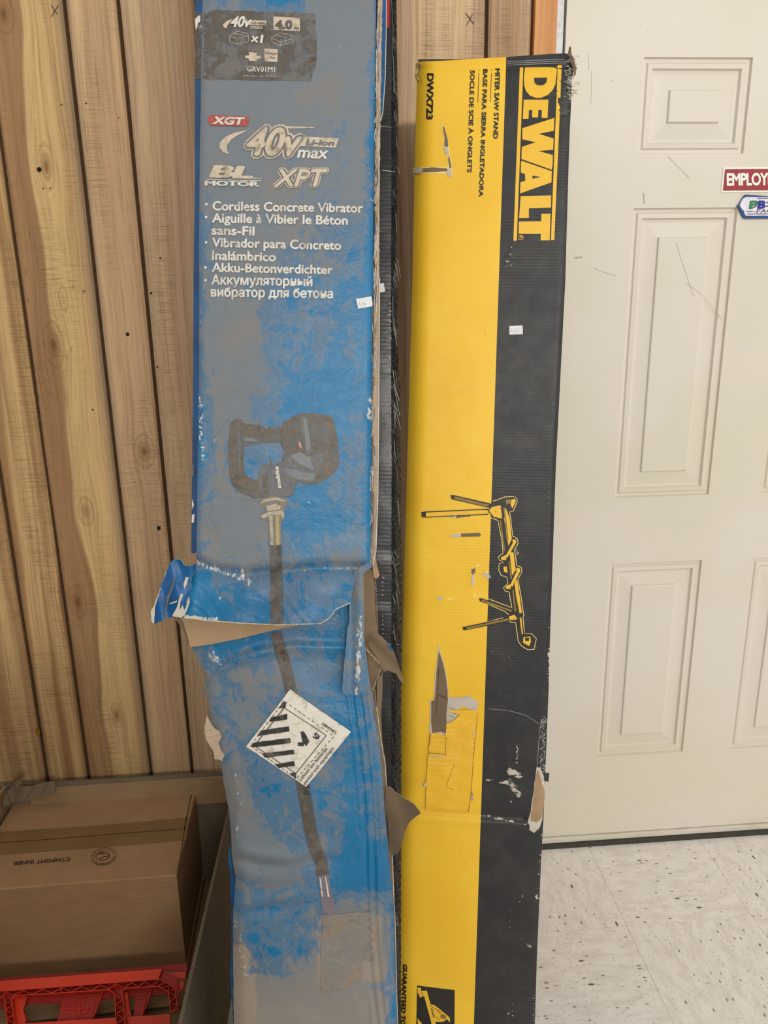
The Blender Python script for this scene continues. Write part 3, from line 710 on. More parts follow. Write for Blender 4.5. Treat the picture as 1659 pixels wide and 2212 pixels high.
for pts_, w_ in (([(834.5, -60), (834.5, 60), (832, 170), (827, 242), (822, 262)], 1.6), ([(800, 1226), (806, 1219), (812, 1190), (816, 1080), (818, 900), (820, 600)], 2.2)):
    strokes('paper_edge', BL, [(pts_, w_)], -.0035, M_PAPER, bb)

# ---- torn middle
KR = lambda o: (lambda x, y: o)
fl_ = sheet('inner_flap', BL, [(384, 1330), (394, 1338), (412, 1398), (460, 1391), (520, 1379), (580, 1364), (640, 1352), (760, 1300), (760, 1285), (600, 1300), (400, 1320)], lambda x, y: -.002+.02*max(0, (y-1330))/200, [M_KRAFT, M_KRAFT_D], bb, .003, 8)
fl_['label'] = 'bare brown cardboard showing through the tear'
sheet('inner_flap', BL, [(372, 1332), (383, 1334), (396, 1345), (408, 1376), (412, 1395), (407, 1384), (404, 1398), (407, 1416), (402, 1408), (399, 1392), (402, 1374), (392, 1356), (384, 1344)], lambda x, y: -.012, [M_KRAFT_D, M_KRAFT_D], bb, .002, 6, .6)
sheet('inner_flap', BL, [(430, 1462), (438, 1450), (456, 1470), (452, 1492), (445, 1496), (440, 1482)], lambda x, y: -.016, [M_KRAFT_D, M_KRAFT_D], bb, .002, 6, .6)
sf = sheet('side_flap', BL, [(424, 1216), (416, 1222), (402, 1222), (396, 1219), (393, 1212), (385, 1208), (376, 1208), (369, 1214), (362, 1228), (356, 1240), (346, 1270), (334, 1308), (327, 1318), (328, 1344), (334, 1348), (352, 1340), (372, 1333), (386, 1331), (396, 1334), (408, 1320), (402, 1300), (412, 1270), (412, 1245), (424, 1232)],
      lambda x, y: .016+.004*math.sin((x-y*.25)*.13)+.002*math.sin(y*.06)-.0002*max(0, 400-x)-(.012*max(0, (x-404)/20)), [M_BLUE_CLEAN, M_PAPER], bb, .0035, 5, .5)
sf['label'] = 'blue side flap bent outwards to the left'
fill_part('torn_paper', bb, [[(362, 1228), (365, 1222), (356, 1242), (335, 1310), (333, 1347), (327, 1344), (326, 1319), (333, 1308)],
    [(372, 1331), (382, 1312), (386, 1296), (391, 1282), (396, 1284), (390, 1300), (388, 1318), (394, 1306), (398, 1318), (402, 1310), (408, 1290), (410, 1300), (404, 1318), (399, 1330), (391, 1334), (380, 1333)],
    [(401, 1246), (408, 1248), (404, 1262), (398, 1272), (396, 1262)], [(366, 1303), (382, 1297), (383, 1300), (368, 1305)]], BL, .0235, M_PAPER, 6, .5)
fill_part('torn_paper', bb, [[(396, 1335), (402, 1328), (412, 1331), (420, 1329), (438, 1334), (436, 1339)]], BL, .031, M_PAPER, 6, .4)
fill_part('crease_line', bb, [[(376, 1245), (372, 1262), (366, 1280), (359, 1290), (357, 1320), (352, 1338), (357, 1337), (363, 1300), (372, 1274), (379, 1250)]], BL, .0225, M_TOOLDK, 6)
# strip hanging over the right corner
st = sheet('torn_strip', BL, [(765, 1232), (800, 1214), (806, 1220), (796, 1230), (786, 1236), (783, 1250), (784, 1300), (786, 1350), (788, 1395), (792, 1420), (795, 1450), (798, 1478), (793, 1490), (782, 1493), (772, 1501), (762, 1502), (754, 1498), (750, 1503), (742, 1498), (739, 1488), (743, 1440), (747, 1400), (750, 1362), (755, 1342), (754, 1300), (762, 1260)],
      lambda x, y: .009+.003*math.sin((x-768)*.16)+max(0, (y-1380))*.00006, [M_BLUE, M_PAPER], bb, .003, 5, .6, dict(dirt=lambda x, y: .5, tan=lambda x, y: 0, wear=lambda x, y: .3+.5*math.exp(-((x-775+.05*(y-1400))/9)**2)*(y > 1330)))
st['label'] = 'scuffed blue corner strip hanging loose'
strokes('paper_edge', BL, [([(757, 1302), (726, 1316), (712, 1335), (692, 1347), (600, 1350), (520, 1346), (430, 1339)], 2.0)], lambda x, y: off_up(x, y)+.0008, M_WTXT2, bb)
# gaping side: inner walls, flutes, curled flaps
sheet('inner_wall', BL, [(786, 1232), (800, 1226), (806, 1240), (809, 1262), (810, 1300), (813, 1340), (816, 1372), (820, 1400), (826, 1428), (812, 1436), (798, 1420), (790, 1390), (786, 1350), (784, 1300)], lambda x, y: -.030-.0008*max(0, x-786)-.003*math.sin((x-785)*.12), [M_KRAFT_D, M_KRAFT_D], bb, .003, 6)  # dark board colour also paints the shade inside the tear
strokes('flute', BL, [([(784+2.2*math.sin(y*1.05), y), (785+2.2*math.sin(y*1.05+1), y+1.6), (784+2.2*math.sin(y*1.05+2.2), y+3.4)], 1.3) for y in range(1240, 1400, 3)], .004, M_PINKPAPER, bb, .003)
strokes('flute', BL, [([(811+(y-1250)*.045+1.5*math.sin(y*1.0), y), (811+(y-1250)*.045+1.5*math.sin(y+1.6), y+2)], 1.3) for y in range(1208, 1372, 3)], -.012, M_KRAFT, bb, .003)
sheet('curled_flap', BL, [(804, 1190), (809, 1196), (813, 1215), (820, 1243), (817, 1248), (808, 1249), (805, 1228)], lambda x, y: -.008, [M_KRAFT, M_PINKPAPER], bb, .002, 6, .3)
sheet('curled_flap', BL, [(808, 1368), (814, 1369), (826, 1377), (838, 1390), (850, 1404), (852, 1412), (858, 1430), (866, 1452), (870, 1467), (872, 1477), (864, 1470), (856, 1455), (845, 1451), (838, 1448), (829, 1452), (820, 1430), (806, 1408), (796, 1390)], lambda x, y: -.006+.00025*(x-820)+.002*math.sin((x-y)*.12), [M_KRAFT_D, M_PINKPAPER], bb, .002, 5, .4)
fill_part('liner_scrap', bb, [[(835, 1388), (839, 1390), (849, 1402), (851, 1407), (845, 1405), (839, 1398)]], BL, .0045, M_BLUE_CLEAN, 6)
sheet('inner_wall', BL, [(790, 1400), (800, 1410), (822, 1430), (828, 1440), (822, 1452), (812, 1470), (809, 1500), (812, 1560), (820, 1600), (830, 1660), (836, 1720), (826, 1680), (812, 1600), (800, 1500), (795, 1450)], lambda x, y: -.036-.0008*(x-800), [M_KRAFT_D, M_KRAFT_D], bb, .003, 7)
strokes('flute', BL, [([(793+(y-1405)*.95+1.6*math.sin(y*1.3), y), (794+(y-1403)*.95, y+2)], 2.2) for y in range(1400, 1436, 3)], -.006, M_PINKPAPER, bb, .004)
strokes('flute', BL, [([(826-(y-1440)*.42+1.8*math.sin(y*1.2), y), (826-(y-1438)*.42, y+3)], 1.6) for y in range(1438, 1490, 4)] + [([(809+(y-1490)*.085+1.4*math.sin(y*.9), y), (810+(y-1488)*.085, y+5)], 1.3) for y in range(1490, 1600, 7)], -.012, M_PINKPAPER, bb, .003)
sheet('side_liner', BL, [(827, 1448), (824, 1456), (814, 1474), (814, 1560), (822, 1600), (833, 1640), (836, 1690), (832, 1700), (834, 1752), (842, 1776), (845, 1860), (848, 1960), (849, 1980), (853, 1935), (846, 1800), (843, 1778), (834, 1742), (835, 1690), (832, 1650), (826, 1600), (823, 1540), (826, 1500)], lambda x, y: -.016, [M_KRAFT_D, M_PAPER], bb, .002, 6)
e2 = [(812, 1530), (822, 1605), (830, 1650), (833, 1700), (832, 1742), (843, 1776), (846, 1850), (848, 1925), (850, 1960), (852, 2000), (854, 2100), (857, 2212), (862, EP)]
sheet('torn_edge', BL, [(x-5, y) for x, y in e2] + [(x+2.2, y) for x, y in e2[::-1]], lambda x, y: -.012+.001*math.sin(y*.2), [M_KRAFT_D, M_PAPER], bb, .003, 5, .4)
strokes('paper_edge', BL, [([(x+2, y) for x, y in e2], 1.4)], -.010, M_PAPER, bb)
sheet('curled_flap', BL, [(834, 1699), (843, 1701), (849, 1705), (853, 1711), (862, 1716), (870, 1723), (882, 1729), (895, 1738), (905, 1750), (909, 1757), (903, 1761), (893, 1768), (884, 1777), (878, 1790), (872, 1806), (868, 1822), (864, 1838), (859, 1843), (849, 1847), (845, 1847), (842, 1800), (838, 1770), (832, 1750)], lambda x, y: -.004+.0006*(x-835)+.0025*math.sin((x*1.1-y*.4)*.09), [M_KRAFT_D, M_PINKPAPER], bb, .002, 6, .3)
# left-hand torn brown patch
sheet('torn_paper', BL, [(446, 1545), (452, 1556), (458, 1568), (466, 1576), (474, 1580), (478, 1592), (472, 1606), (478, 1622), (485, 1632), (480, 1644), (470, 1640), (464, 1640), (460, 1622), (452, 1610), (444, 1595), (442, 1575)], lambda x, y: -.001+.0016*math.sin((x*.3+y)*.42), [M_PINKPAPER, M_PAPER], bb, .0015, 3.5, .9)
sheet('side_panel', BL, [(494, 1820), (500, 1860), (506, 1900), (508, 1960), (506, 1975), (501, 1958), (498, 1930), (499, 1900), (494, 1860)], lambda x, y: -.016, [M_BLUE_CLEAN, M_BLUE_CLEAN], bb, .002, 6)
sheet('side_panel', BL, [(500, 1965), (507, 1975), (506, 2100), (508, 2212), (520, EP), (500, EP), (504, 2212), (497, 2100), (500, 2050)], lambda x, y: -.016, [M_BLUE_CLEAN, M_BLUE_CLEAN], bb, .002, 6)

# ---- print on the upper front
def up_off(k): return lambda x, y: off_up(x, y)+.0007*k
zz1 = zt(3.318, 400, 0); zz2 = zt(3.318, 400, 400)
def flat(name, polys, k, mat, surf=BL, offn=off_up, par=None, step=9, rag=0.0, base=.0007):
    if len(polys) > 1: return [flat(name, [q], k, mat, surf, offn, par, step, rag, base) for q in polys][0]
    P, F_, U_ = [], [], []
    for q in polys:
        v, f = tri(q, step, rag); b = len(P); PP = [surf.P(x, y, offn(x, y)+base*k) for x, y in v]
        for t in f:
            n = (PP[t[1]]-PP[t[0]]).cross(PP[t[2]]-PP[t[0]]); t = t if n.dot(surf.N) > 0 else t[::-1]; F_.append(tuple(i+b for i in t))
        P += PP; U_ += [surf.uv(p) for p in PP]
    return link_mesh(name, P, F_, mat, par or bb, uvs=U_)
flat('black_print_panel', [zz1((135, 90), (215, 68), (560, 82), (930, 96), (945, 300), (935, 480), (900, 580), (600, 578), (128, 568))], .6, M_LABELBLK, rag=1.2)
# small battery emblem
flat('print_swoosh', [zz1((270, 178), (300, 150), (345, 135), (320, 160), (300, 185), (300, 205), (278, 195)), zz1((470, 145), (585, 148), (575, 180), (455, 178))], 1.3, M_WTXT2)
text('print_lettering', BL, '40v', zz1((318, 195))[0], zz1((462, 195))[0], 24, up_off(2.2), M_WTXT, bb, bold=.045, shear=.28)
text('print_lettering', BL, 'Li-ion', zz1((478, 172))[0], zz1((570, 174))[0], 6, up_off(2.2), M_LABELBLK, bb, bold=.03, shear=.2)
text('print_lettering', BL, 'max', zz1((468, 206))[0], zz1((556, 208))[0], 9, up_off(2.2), M_WTXT2, bb, bold=.02, shear=.2)
flat('capacity_panel', [zz1((632, 118), (822, 128), (822, 222), (632, 215))], 1.4, M_WTXT2)
text('print_lettering', BL, '4.0', zz1((643, 206))[0], zz1((768, 208))[0], 19, up_off(2.3), M_LABELBLK, bb, bold=.05)
text('print_lettering', BL, 'Ah', zz1((775, 212))[0], zz1((815, 213))[0], 7, up_off(2.3), M_LABELBLK, bb, bold=.03)
strokes('battery_picture', BL, [(zz1((318, 255), (372, 225), (440, 236), (452, 250), (452, 300), (372, 318), (320, 298), (318, 255)), .9), (zz1((318, 262), (370, 275), (372, 318)), .8), (zz1((370, 275), (452, 258)), .8), (zz1((345, 240), (420, 250)), .8),
    (zz1((620, 270), (680, 236), (765, 254), (775, 300), (680, 328), (622, 300), (620, 270)), .9), (zz1((620, 272), (680, 300), (768, 280)), .8), (zz1((680, 300), (682, 328)), .8), (zz1((655, 252), (720, 270), (722, 318)), .8)], up_off(1.5), M_WTXT2, bb)
text('print_lettering', BL, 'x1', zz1((468, 298))[0], zz1((552, 312))[0], 19, up_off(2.2), M_WTXT, bb, bold=.04)
flat('print_mark', [zz1((455, 375), (515, 378), (510, 398), (540, 400), (540, 420), (515, 422), (514, 438), (458, 436), (456, 420), (430, 416), (430, 398), (460, 396)), zz1((568, 348), (662, 352), (662, 444), (568, 440))], 1.4, M_WTXT2)
text('print_lettering', BL, '⌀32mm', zz1((574, 388))[0], zz1((656, 391))[0], 5, up_off(2.3), M_TOOLDK, bb)
text('print_lettering', BL, '1.7m', zz1((590, 420))[0], zz1((645, 422))[0], 5, up_off(2.3), M_TOOLDK, bb)
text('print_lettering', BL, 'GRV01M1', zz1((443, 512))[0], zz1((645, 516))[0], 11, up_off(2.2), M_WTXT, bb, bold=.02)
text('print_lettering', BL, 'Made in China', zz1((420, 548))[0], zz1((685, 552))[0], 3, up_off(2.2), M_WTXT2, bb, bold=.0)
# red badge, big emblem
flat('red_badge', [zz1((160, 850), (185, 822), (455, 836), (458, 860), (440, 905), (190, 900), (165, 885))], 1.3, M_REDINK)
text('print_lettering', BL, 'XGT', zz1((195, 890))[0], zz1((412, 897))[0], 17, up_off(2.2), M_WTXT, bb, bold=.05, shear=.25)
flat('print_swoosh', [zz1((318, 1105), (270, 1090), (243, 1052), (250, 1020), (290, 980), (360, 948), (455, 932), (385, 965), (330, 1000), (300, 1040), (300, 1078)), zz1((715, 903), (925, 910), (925, 917), (760, 922), (715, 915)), zz1((835, 978), (1102, 990), (1078, 1058), (812, 1046))], 1.3, M_WTXT2)
for s, k, m_, bo in (('40v', 1.6, M_WTXT2, .13), ('40v', 2.4, M_GREYINK, .085), ('40v', 3.2, M_WTXT2, .03)):
    text('print_lettering', BL, s, zz1((415, 1115))[0], zz1((800, 1120))[0], 62, up_off(k), m_, bb, bold=bo, shear=.3)
text('print_lettering', BL, 'Li-ion', zz1((862, 1040))[0], zz1((1065, 1046))[0], 13, up_off(2.2), M_GREYINK, bb, bold=.04, shear=.25)
text('print_lettering', BL, 'max', zz1((800, 1132))[0], zz1((1015, 1138))[0], 26, up_off(2.2), M_WTXT, bb, bold=.03, shear=.22)
text('print_lettering', BL, 'BL', zz1((172, 1272))[0], zz1((480, 1282))[0], 27, up_off(2.2), M_WTXT2, bb, bold=.06, shear=.4)
strokes('print_line', BL, [(zz1((155, 1284), (440, 1294), (545, 1296)), 1.6), (zz1((445, 1276), (548, 1278)), 1.6)], up_off(1.6), M_WTXT, bb)
text('print_lettering', BL, 'MOTOR', zz1((140, 1330))[0], zz1((530, 1338))[0], 11, up_off(2.2), M_WTXT, bb, bold=.055)
for k, m_, bo in ((1.6, M_WTXT2, .115), (2.4, M_GREYINK, .075), (3.2, M_WTXT2, .025)):
    text('print_lettering', BL, 'XPT', zz1((632, 1338))[0], zz1((985, 1338))[0], 38, up_off(k), m_, bb, bold=bo, shear=.3)
for s, a, b in (('Cordless Concrete Vibrator', (195, 182), (1275, 198)), ('Aiguille à Vibier le Béton', (192, 268), (1165, 286)), ('sans-Fil', (188, 356), (497, 363)), ('Vibrador para Concreto', (192, 443), (1118, 466)),
                ('Inalámbrico', (190, 536), (650, 548)), ('Akku-Betonverdichter', (190, 622), (1058, 640)), ('Аккумуляторный', (188, 712), (912, 726)), ('вибратор для бетона', (182, 800), (1060, 812))):
    text('product_lettering', BL, s, zz2(a)[0], zz2(b)[0], 20.5, up_off(1.8), M_WTXT, bb, bold=.032)
flat('print_bullet', [circ(*zz2(c)[0], 3, 3, 12) for c in ((152, 137), (150, 229), (150, 410), (146, 590), (146, 680))], 1.5, M_WTXT)

# ---- picture of the tool
g5 = zt(5.53, 470, 860)
flat('tool_picture', [g5((140, 430), (160, 290), (215, 245), (290, 260), (300, 300), (480, 320), (640, 345), (760, 350), (780, 290), (900, 220), (1000, 180), (1150, 178), (1370, 222), (1400, 330), (1440, 560), (1455, 800), (1380, 920), (1200, 1020), (1080, 1035), (940, 1000), (920, 1110), (870, 1180), (540, 1190), (420, 1200), (400, 1180), (280, 1130), (190, 1060), (150, 960), (130, 700))], .9, M_TOOLDK, rag=.5)
flat('tool_picture_gap', [g5((320, 560), (440, 560), (540, 540), (740, 530), (790, 640), (760, 760), (690, 800), (560, 790), (500, 840), (470, 990), (400, 960), (330, 920), (310, 760))], 1.6, M_GAPINK)
flat('tool_picture_body', [g5((500, 830), (560, 780), (720, 800), (800, 740), (860, 660), (960, 690), (1090, 690), (1240, 660), (1270, 720), (1220, 860), (1160, 990), (1080, 1020), (940, 980), (915, 1110), (860, 1170), (560, 1180), (490, 1100), (480, 950)), g5((970, 230), (1040, 205), (1070, 260), (1110, 480), (1120, 640), (1060, 700), (1030, 500))], 1.6, M_TOOLMD)
flat('tool_picture_light', [g5((860, 690), (980, 640), (1110, 720), (1150, 860), (1000, 800)), g5((1020, 240), (1060, 250), (1105, 480), (1115, 600), (1060, 640)), g5((780, 830), (900, 850), (1080, 900), (1180, 900), (1140, 990), (960, 970), (860, 930)), g5((300, 470), (440, 480), (500, 520), (330, 520)), g5((560, 330), (600, 330), (600, 360), (560, 360)), g5((640, 860), (690, 860), (700, 900), (650, 910))], 2.3, M_TOOLLT)
flat('tool_picture_shade', [g5((900, 720), (1040, 820), (1110, 860), (1080, 870), (900, 770)), g5((330, 530), (450, 540), (430, 560), (320, 580)), g5((500, 320), (560, 350), (540, 460), (480, 440)), g5((540, 900), (600, 900), (610, 1150), (550, 1150)), g5((620, 680), (660, 800), (640, 810), (610, 690)), g5((760, 380), (900, 330), (900, 560), (880, 720), (780, 560))], 2.3, M_TOOLDK)
flat('tool_picture_grip', [g5((150, 300), (210, 250), (285, 265), (285, 380), (290, 700), (300, 900), (240, 940), (150, 900), (130, 700))], 1.6, M_TOOLDK)
flat('tool_picture_light', [g5((240, 400), (270, 400), (280, 700), (270, 860), (240, 860))], 2.3, M_TOOLMD)
text('tool_lettering', BL, 'makita', g5((762, 1075))[0], g5((725, 815))[0], 9, up_off(3.2), M_WTXT, bb, up='l', bold=.06, shear=.2)
flat('tool_badge', [g5((955, 515), (985, 520), (1000, 605), (970, 600))], 3, M_REDINK)
text('tool_lettering', BL, 'XGT', g5((965, 522))[0], g5((985, 600))[0], 4, up_off(3.8), M_WTXT, bb, up='r', bold=.04)
flat('steel_collar_picture', [g5((495, 1240), (560, 1190), (650, 1170), (760, 1180), (840, 1220), (835, 1260), (800, 1300), (800, 1440), (760, 1470), (600, 1470), (500, 1440), (498, 1400), (570, 1360), (580, 1300), (520, 1290))], 1.6, M_STEELD)
flat('steel_collar_picture', [g5((560, 1210), (700, 1185), (820, 1225), (800, 1240), (700, 1215), (560, 1240), (505, 1265)), g5((580, 1290), (700, 1260), (760, 1290), (745, 1330), (600, 1350)), g5((500, 1410), (620, 1360), (760, 1340), (800, 1380), (790, 1440), (740, 1400), (640, 1390), (540, 1440))], 2.3, M_STEEL)
flat('steel_tube_picture', [g5((605, 1400), (760, 1390), (765, 1750), (625, 1760))], 2.6, M_STEELD)
flat('steel_tube_picture', [g5((615, 1402), (660, 1402), (665, 1755), (632, 1758))], 3.2, M_STEEL); flat('steel_tube_picture', [g5((690, 1400), (735, 1398), (742, 1752), (700, 1755))], 3.2, M_BRASS)
def hose(name, pts, w0, w1, offn, k, mat, step=7):
    q = strokepoly(dens(pts, step, False), w0, w1); return flat(name, [q], k, mat, offn=offn, step=7)
hose('hose_picture', [(596, 1176), (597, 1230), (597, 1300), (598, 1348)], 25, 26, off_up, 2.2, M_HOSE)
lo2 = lambda x, y: off_lo(x, y)
hose('hose_picture', [(596, 1366), (604, 1400), (614, 1430), (622, 1462), (630, 1500), (640, 1560), (652, 1680), (660, 1730), (670, 1790), (682, 1836), (694, 1862), (698, 1892)], 24, 27, lo2, 2.0, M_HOSE)
flat('hose_tip_picture', [[(686, 1892), (711, 1889), (714, 1925), (722, 1945), (725, 1976), (697, 1978), (692, 1930)]], 2.0, M_TIP, offn=lo2)
flat('hose_tip_picture', [[(690, 1896), (693, 1896), (698, 1937), (695, 1937)], [(702, 1894), (704, 1894), (712, 1937), (708, 1937)]], 2.8, M_WTXT, offn=lo2)
flat('worn_patch', [[(697, 1978), (726, 1975), (809, 1968), (811, 2060), (808, 2074), (782, 2075), (780, 2120), (758, 2122), (752, 2136), (692, 2138), (694, 2050)]], 1.2, worn((146, 132, 114), (116, 112, 108), .55, .8)('abraded_print'), offn=lo2, rag=1.5)
# hazard label
zl = zt(2.765, 300, 1180)
LO = lambda k: (lambda x, y: off_lo(x, y)*.999+.0009*k)
lab = flat('hazard_label', [zl((903, 855), (1267, 1108), (1000, 1437), (640, 1197))], 2.4, M_LABEL, offn=lo2, rag=.4); lab['label'] = 'white diamond hazard label with black stripes'
cA, cB, cC, cD = zl((868, 925), (1165, 1135), (940, 1390), (668, 1190))
def lerp(a, b, t): return (a[0]+(b[0]-a[0])*t, a[1]+(b[1]-a[1])*t)
dash = []
for a, b, n_ in ((cA, cB, 11), (cB, cC, 11), (cC, cD, 12), (cD, cA, 11)):
    for i in range(n_): dash.append(([lerp(a, b, (i+.15)/n_), lerp(a, b, (i+.7)/n_)], 1.3))
iA, iB, iC, iD = zl((868, 965), (1120, 1130), (938, 1358), (690, 1192))
strokes('label_print', BL, dash + [([iA, iB], 1.5), ([iB, iC], 1.5), ([iC, iD], 1.5), ([iD, iA], 1.8)], lambda x, y: off_lo(x, y)+.0026, M_LBLINK, lab, step=6)
flat('label_print', [zl((862, 925), (880, 935), (876, 965), (838, 968)), zl((790, 1022), (886, 1000), (886, 1035), (778, 1050)), zl((730, 1100), (896, 1075), (900, 1105), (706, 1135)), zl((690, 1172), (904, 1145), (908, 1175), (700, 1200), (664, 1198)), zl((735, 1238), (925, 1215), (930, 1243), (752, 1262)), zl((810, 1305), (928, 1283), (932, 1313), (838, 1325)), zl((900, 1355), (940, 1352), (940, 1388))], 3.6, M_LBLINK, offn=lo2, par=lab, rag=.6)
flat('label_print', [zl((965, 1110), (985, 1105), (1018, 1165), (1000, 1195), (978, 1170)), zl((948, 1172), (985, 1170), (985, 1195), (950, 1192))], 3.6, M_LBLINK, offn=lo2, par=lab, rag=.8)
strokes('label_print', BL, [(zl((1082, 1130), (1068, 1152)), 1.5)], lambda x, y: off_lo(x, y)+.0032, M_LBLINK, lab)
text('label_lettering', BL, '9', zl((1030, 1128))[0], zl((1054, 1165))[0], 13, lambda x, y: off_lo(x, y)+.0034, M_LBLINK, lab, up='r')
text('label_lettering', BL, 'UN3481', zl((1182, 1108))[0], zl((1102, 1052))[0], 6.5, lambda x, y: off_lo(x, y)+.0034, M_LBLINK, lab, up='d', bold=.02)
text('label_lettering', BL, 'Lithium ion batteries', zl((968, 1405))[0], zl((1128, 1212))[0], 7, lambda x, y: off_lo(x, y)+.0034, M_LBLINK, lab, up='u', bold=.012)
text('label_lettering', BL, 'packed with equipment', zl((994, 1425))[0], zl((1168, 1208))[0], 6.5, lambda x, y: off_lo(x, y)+.0034, M_LBLINK, lab, up='u', bold=.012)
lab.location = lab.location
s1 = sheet('price_sticker', BL, zz2((1224, 816), (1334, 796), (1348, 866), (1240, 886)), lambda x, y: off_up(x, y)+.0016, M_STICK, bb, 0, 6); s1['label'] = 'small white sticker on the blue box'
strokes('sticker_writing', BL, [(zz2((1252, 838), (1244, 856), (1256, 866), (1262, 852), (1250, 852)), .9), (zz2((1270, 842), (1280, 848), (1270, 856), (1280, 864)), .9), (zz2((1290, 838), (1292, 866)), .9)], lambda x, y: off_up(x, y)+.0022, M_PENCIL, s1)

# ================================================================== BLACK BOX behind the blue one
BK = Surf(tuple(BL.O - BL.N*(BTH+.012)), tuple(BL.U), tuple(BL.V)); BKT = .19
EK = end_py(BK, 760, .045)
kb = thing('film_wrapped_box', 'black glossy cardboard box in crinkled clear film, standing behind the blue box', 'box', (BK.P(760, EK, -.1).x, BK.P(760, EK, -.1).y, 0))
def koff(x, y): return .0015*wob(x, y, 3)-.0025*math.exp(-((y-801)/5)**2)-.0015*math.exp(-((y-1192)/4)**2)-.001*math.exp(-((y-1300)/4)**2)
k1 = EK
body('rear_body', BK, [(TOPY-20, 545, 849, 0), (400, 545, 849, 0), (1000, 545, 848, 0), (k1, 545, 850, 0)], -.004, -BKT, [M_BLACK, M_BLACK, M_BLACK, M_BLACK], kb)
sheet('front_panel', BK, [(560, TOPY-20), (560, k1), (850, k1), (849, 2212), (849, 1400), (848, 1000), (847, 800), (848, 500), (848, 0), (848, TOPY-20)], koff, [M_BLACK, M_BLACK], kb, .003, 12)
fo = [(848, TOPY), (857, TOPY), (856, 0), (857, 100), (858, 200), (860, 240), (859, 320), (860, 400), (859, 480), (858, 560), (860, 640), (861, 720), (858, 780), (861, 800), (864, 830), (866, 900), (865, 960), (867, 1050), (866, 1150), (868, 1230), (867, 1300), (868, 1400), (867, 1500), (866, k1), (848, k1), (846, 1400), (846, 1000), (845, 700)]
sheet('clear_film', BK, fo, lambda x, y: .0025-.0011*max(0, x-856)+.0016*math.sin((x*1.6-y*.33))+.0009*math.sin(y*.8+x*2), [M_FILM, M_FILM], kb, 0, 2.6, .5)
flat('red_print', [[(835, -300), (846, -300), (841, 60), (834.5, 60)]], 1, plain('red_print_ink', (196, 48, 50), .35), surf=BK, offn=koff, par=kb)
s2 = flat('price_sticker', [[(820, 613), (829, 611), (832, 630), (820, 632)]], 2, M_STICK, surf=BK, offn=koff, par=kb)
M_SCR = plain('white_scuff', (176, 176, 172), .5)
sc_ = [([(841+random.uniform(-.8, .8), y), (841.5+random.uniform(-.8, .8), y+2.2)], random.uniform(1.2, 2.6)) for y in list(range(1245, 1300, 9)) + list(range(1327, 1372, 8))] + [([(826, y), (830, y)], 1) for y in range(1244, 1296, 8)]
sc_ = [([(x-14, y) for x, y in p] if False else p, w_) for p, w_ in sc_]
sc2 = [([(826.5, y), (826.5, y+1.8)], 3.2) for y in (1246, 1256, 1265, 1274, 1284)] + [([(827, y), (827, y+1.8)], 2.8) for y in (1330, 1339, 1348, 1358, 1367)] + [([(822, 1302), (850, 1303), (856, 1306)], 1.2), ([(840, 1391), (862, 1392)], 1.2), ([(810, 1190), (845, 1190)], .8), ([(812, 1250), (815, 1250)], .8), ([(822, 273), (846, 275)], 1.2), ([(826, 368), (852, 371)], 2.0), ([(815, 802), (848, 800), (856, 806)], 1.4),
    ([(840, 655), (848, 656)], 1.4), ([(840, 671), (846, 672), (847, 680), (838, 680)], 2.4), ([(838, 694), (846, 695)], 1.3), ([(840, 708), (847, 709), (846, 716)], 2.0), ([(841, 730), (847, 731)], 2.6), ([(840, 748), (846, 752)], 1.8), ([(840, 770), (845, 778)], 2.2)]
strokes('scuff_marks', BK, sc2, lambda x, y: koff(x, y)+.0012, M_SCR, kb)
wr = []
for i in range(40):
    y = random.uniform(-40, 1420); L = random.uniform(10, 44); x = random.uniform(848, 860)
    wr.append(([(x, y), (x+random.uniform(1, 3), y+L*.5), (x+random.uniform(2, 6.5), y+L)], random.uniform(.5, 1.1)))
M_WRK = plain('film_glint', (128, 126, 120), .3)  # pale strokes paint the light catching on the film's creases
strokes('film_wrinkle_glint', BK, wr, lambda x, y: .0055-.0010*max(0, x-856), M_WRK, kb)
strokes('film_wrinkle_glint', BK, [([(848.5, 640), (849, 700), (852, 724), (860, 720)], 1), ([(849, 800), (854, 840), (863, 866)], 1.3), ([(850, 830), (864, 900)], 1.1), ([(852, 870), (865, 925)], 1.0), ([(846, 1205), (850, 1190), (862, 1205)], 1.1), ([(846, 1210), (852, 1222), (864, 1216)], 1.1), ([(846, 0), (849, 60), (847, 130)], .9), ([(850, 120), (851, 200)], 1.2)], .0058, M_WRK, kb)

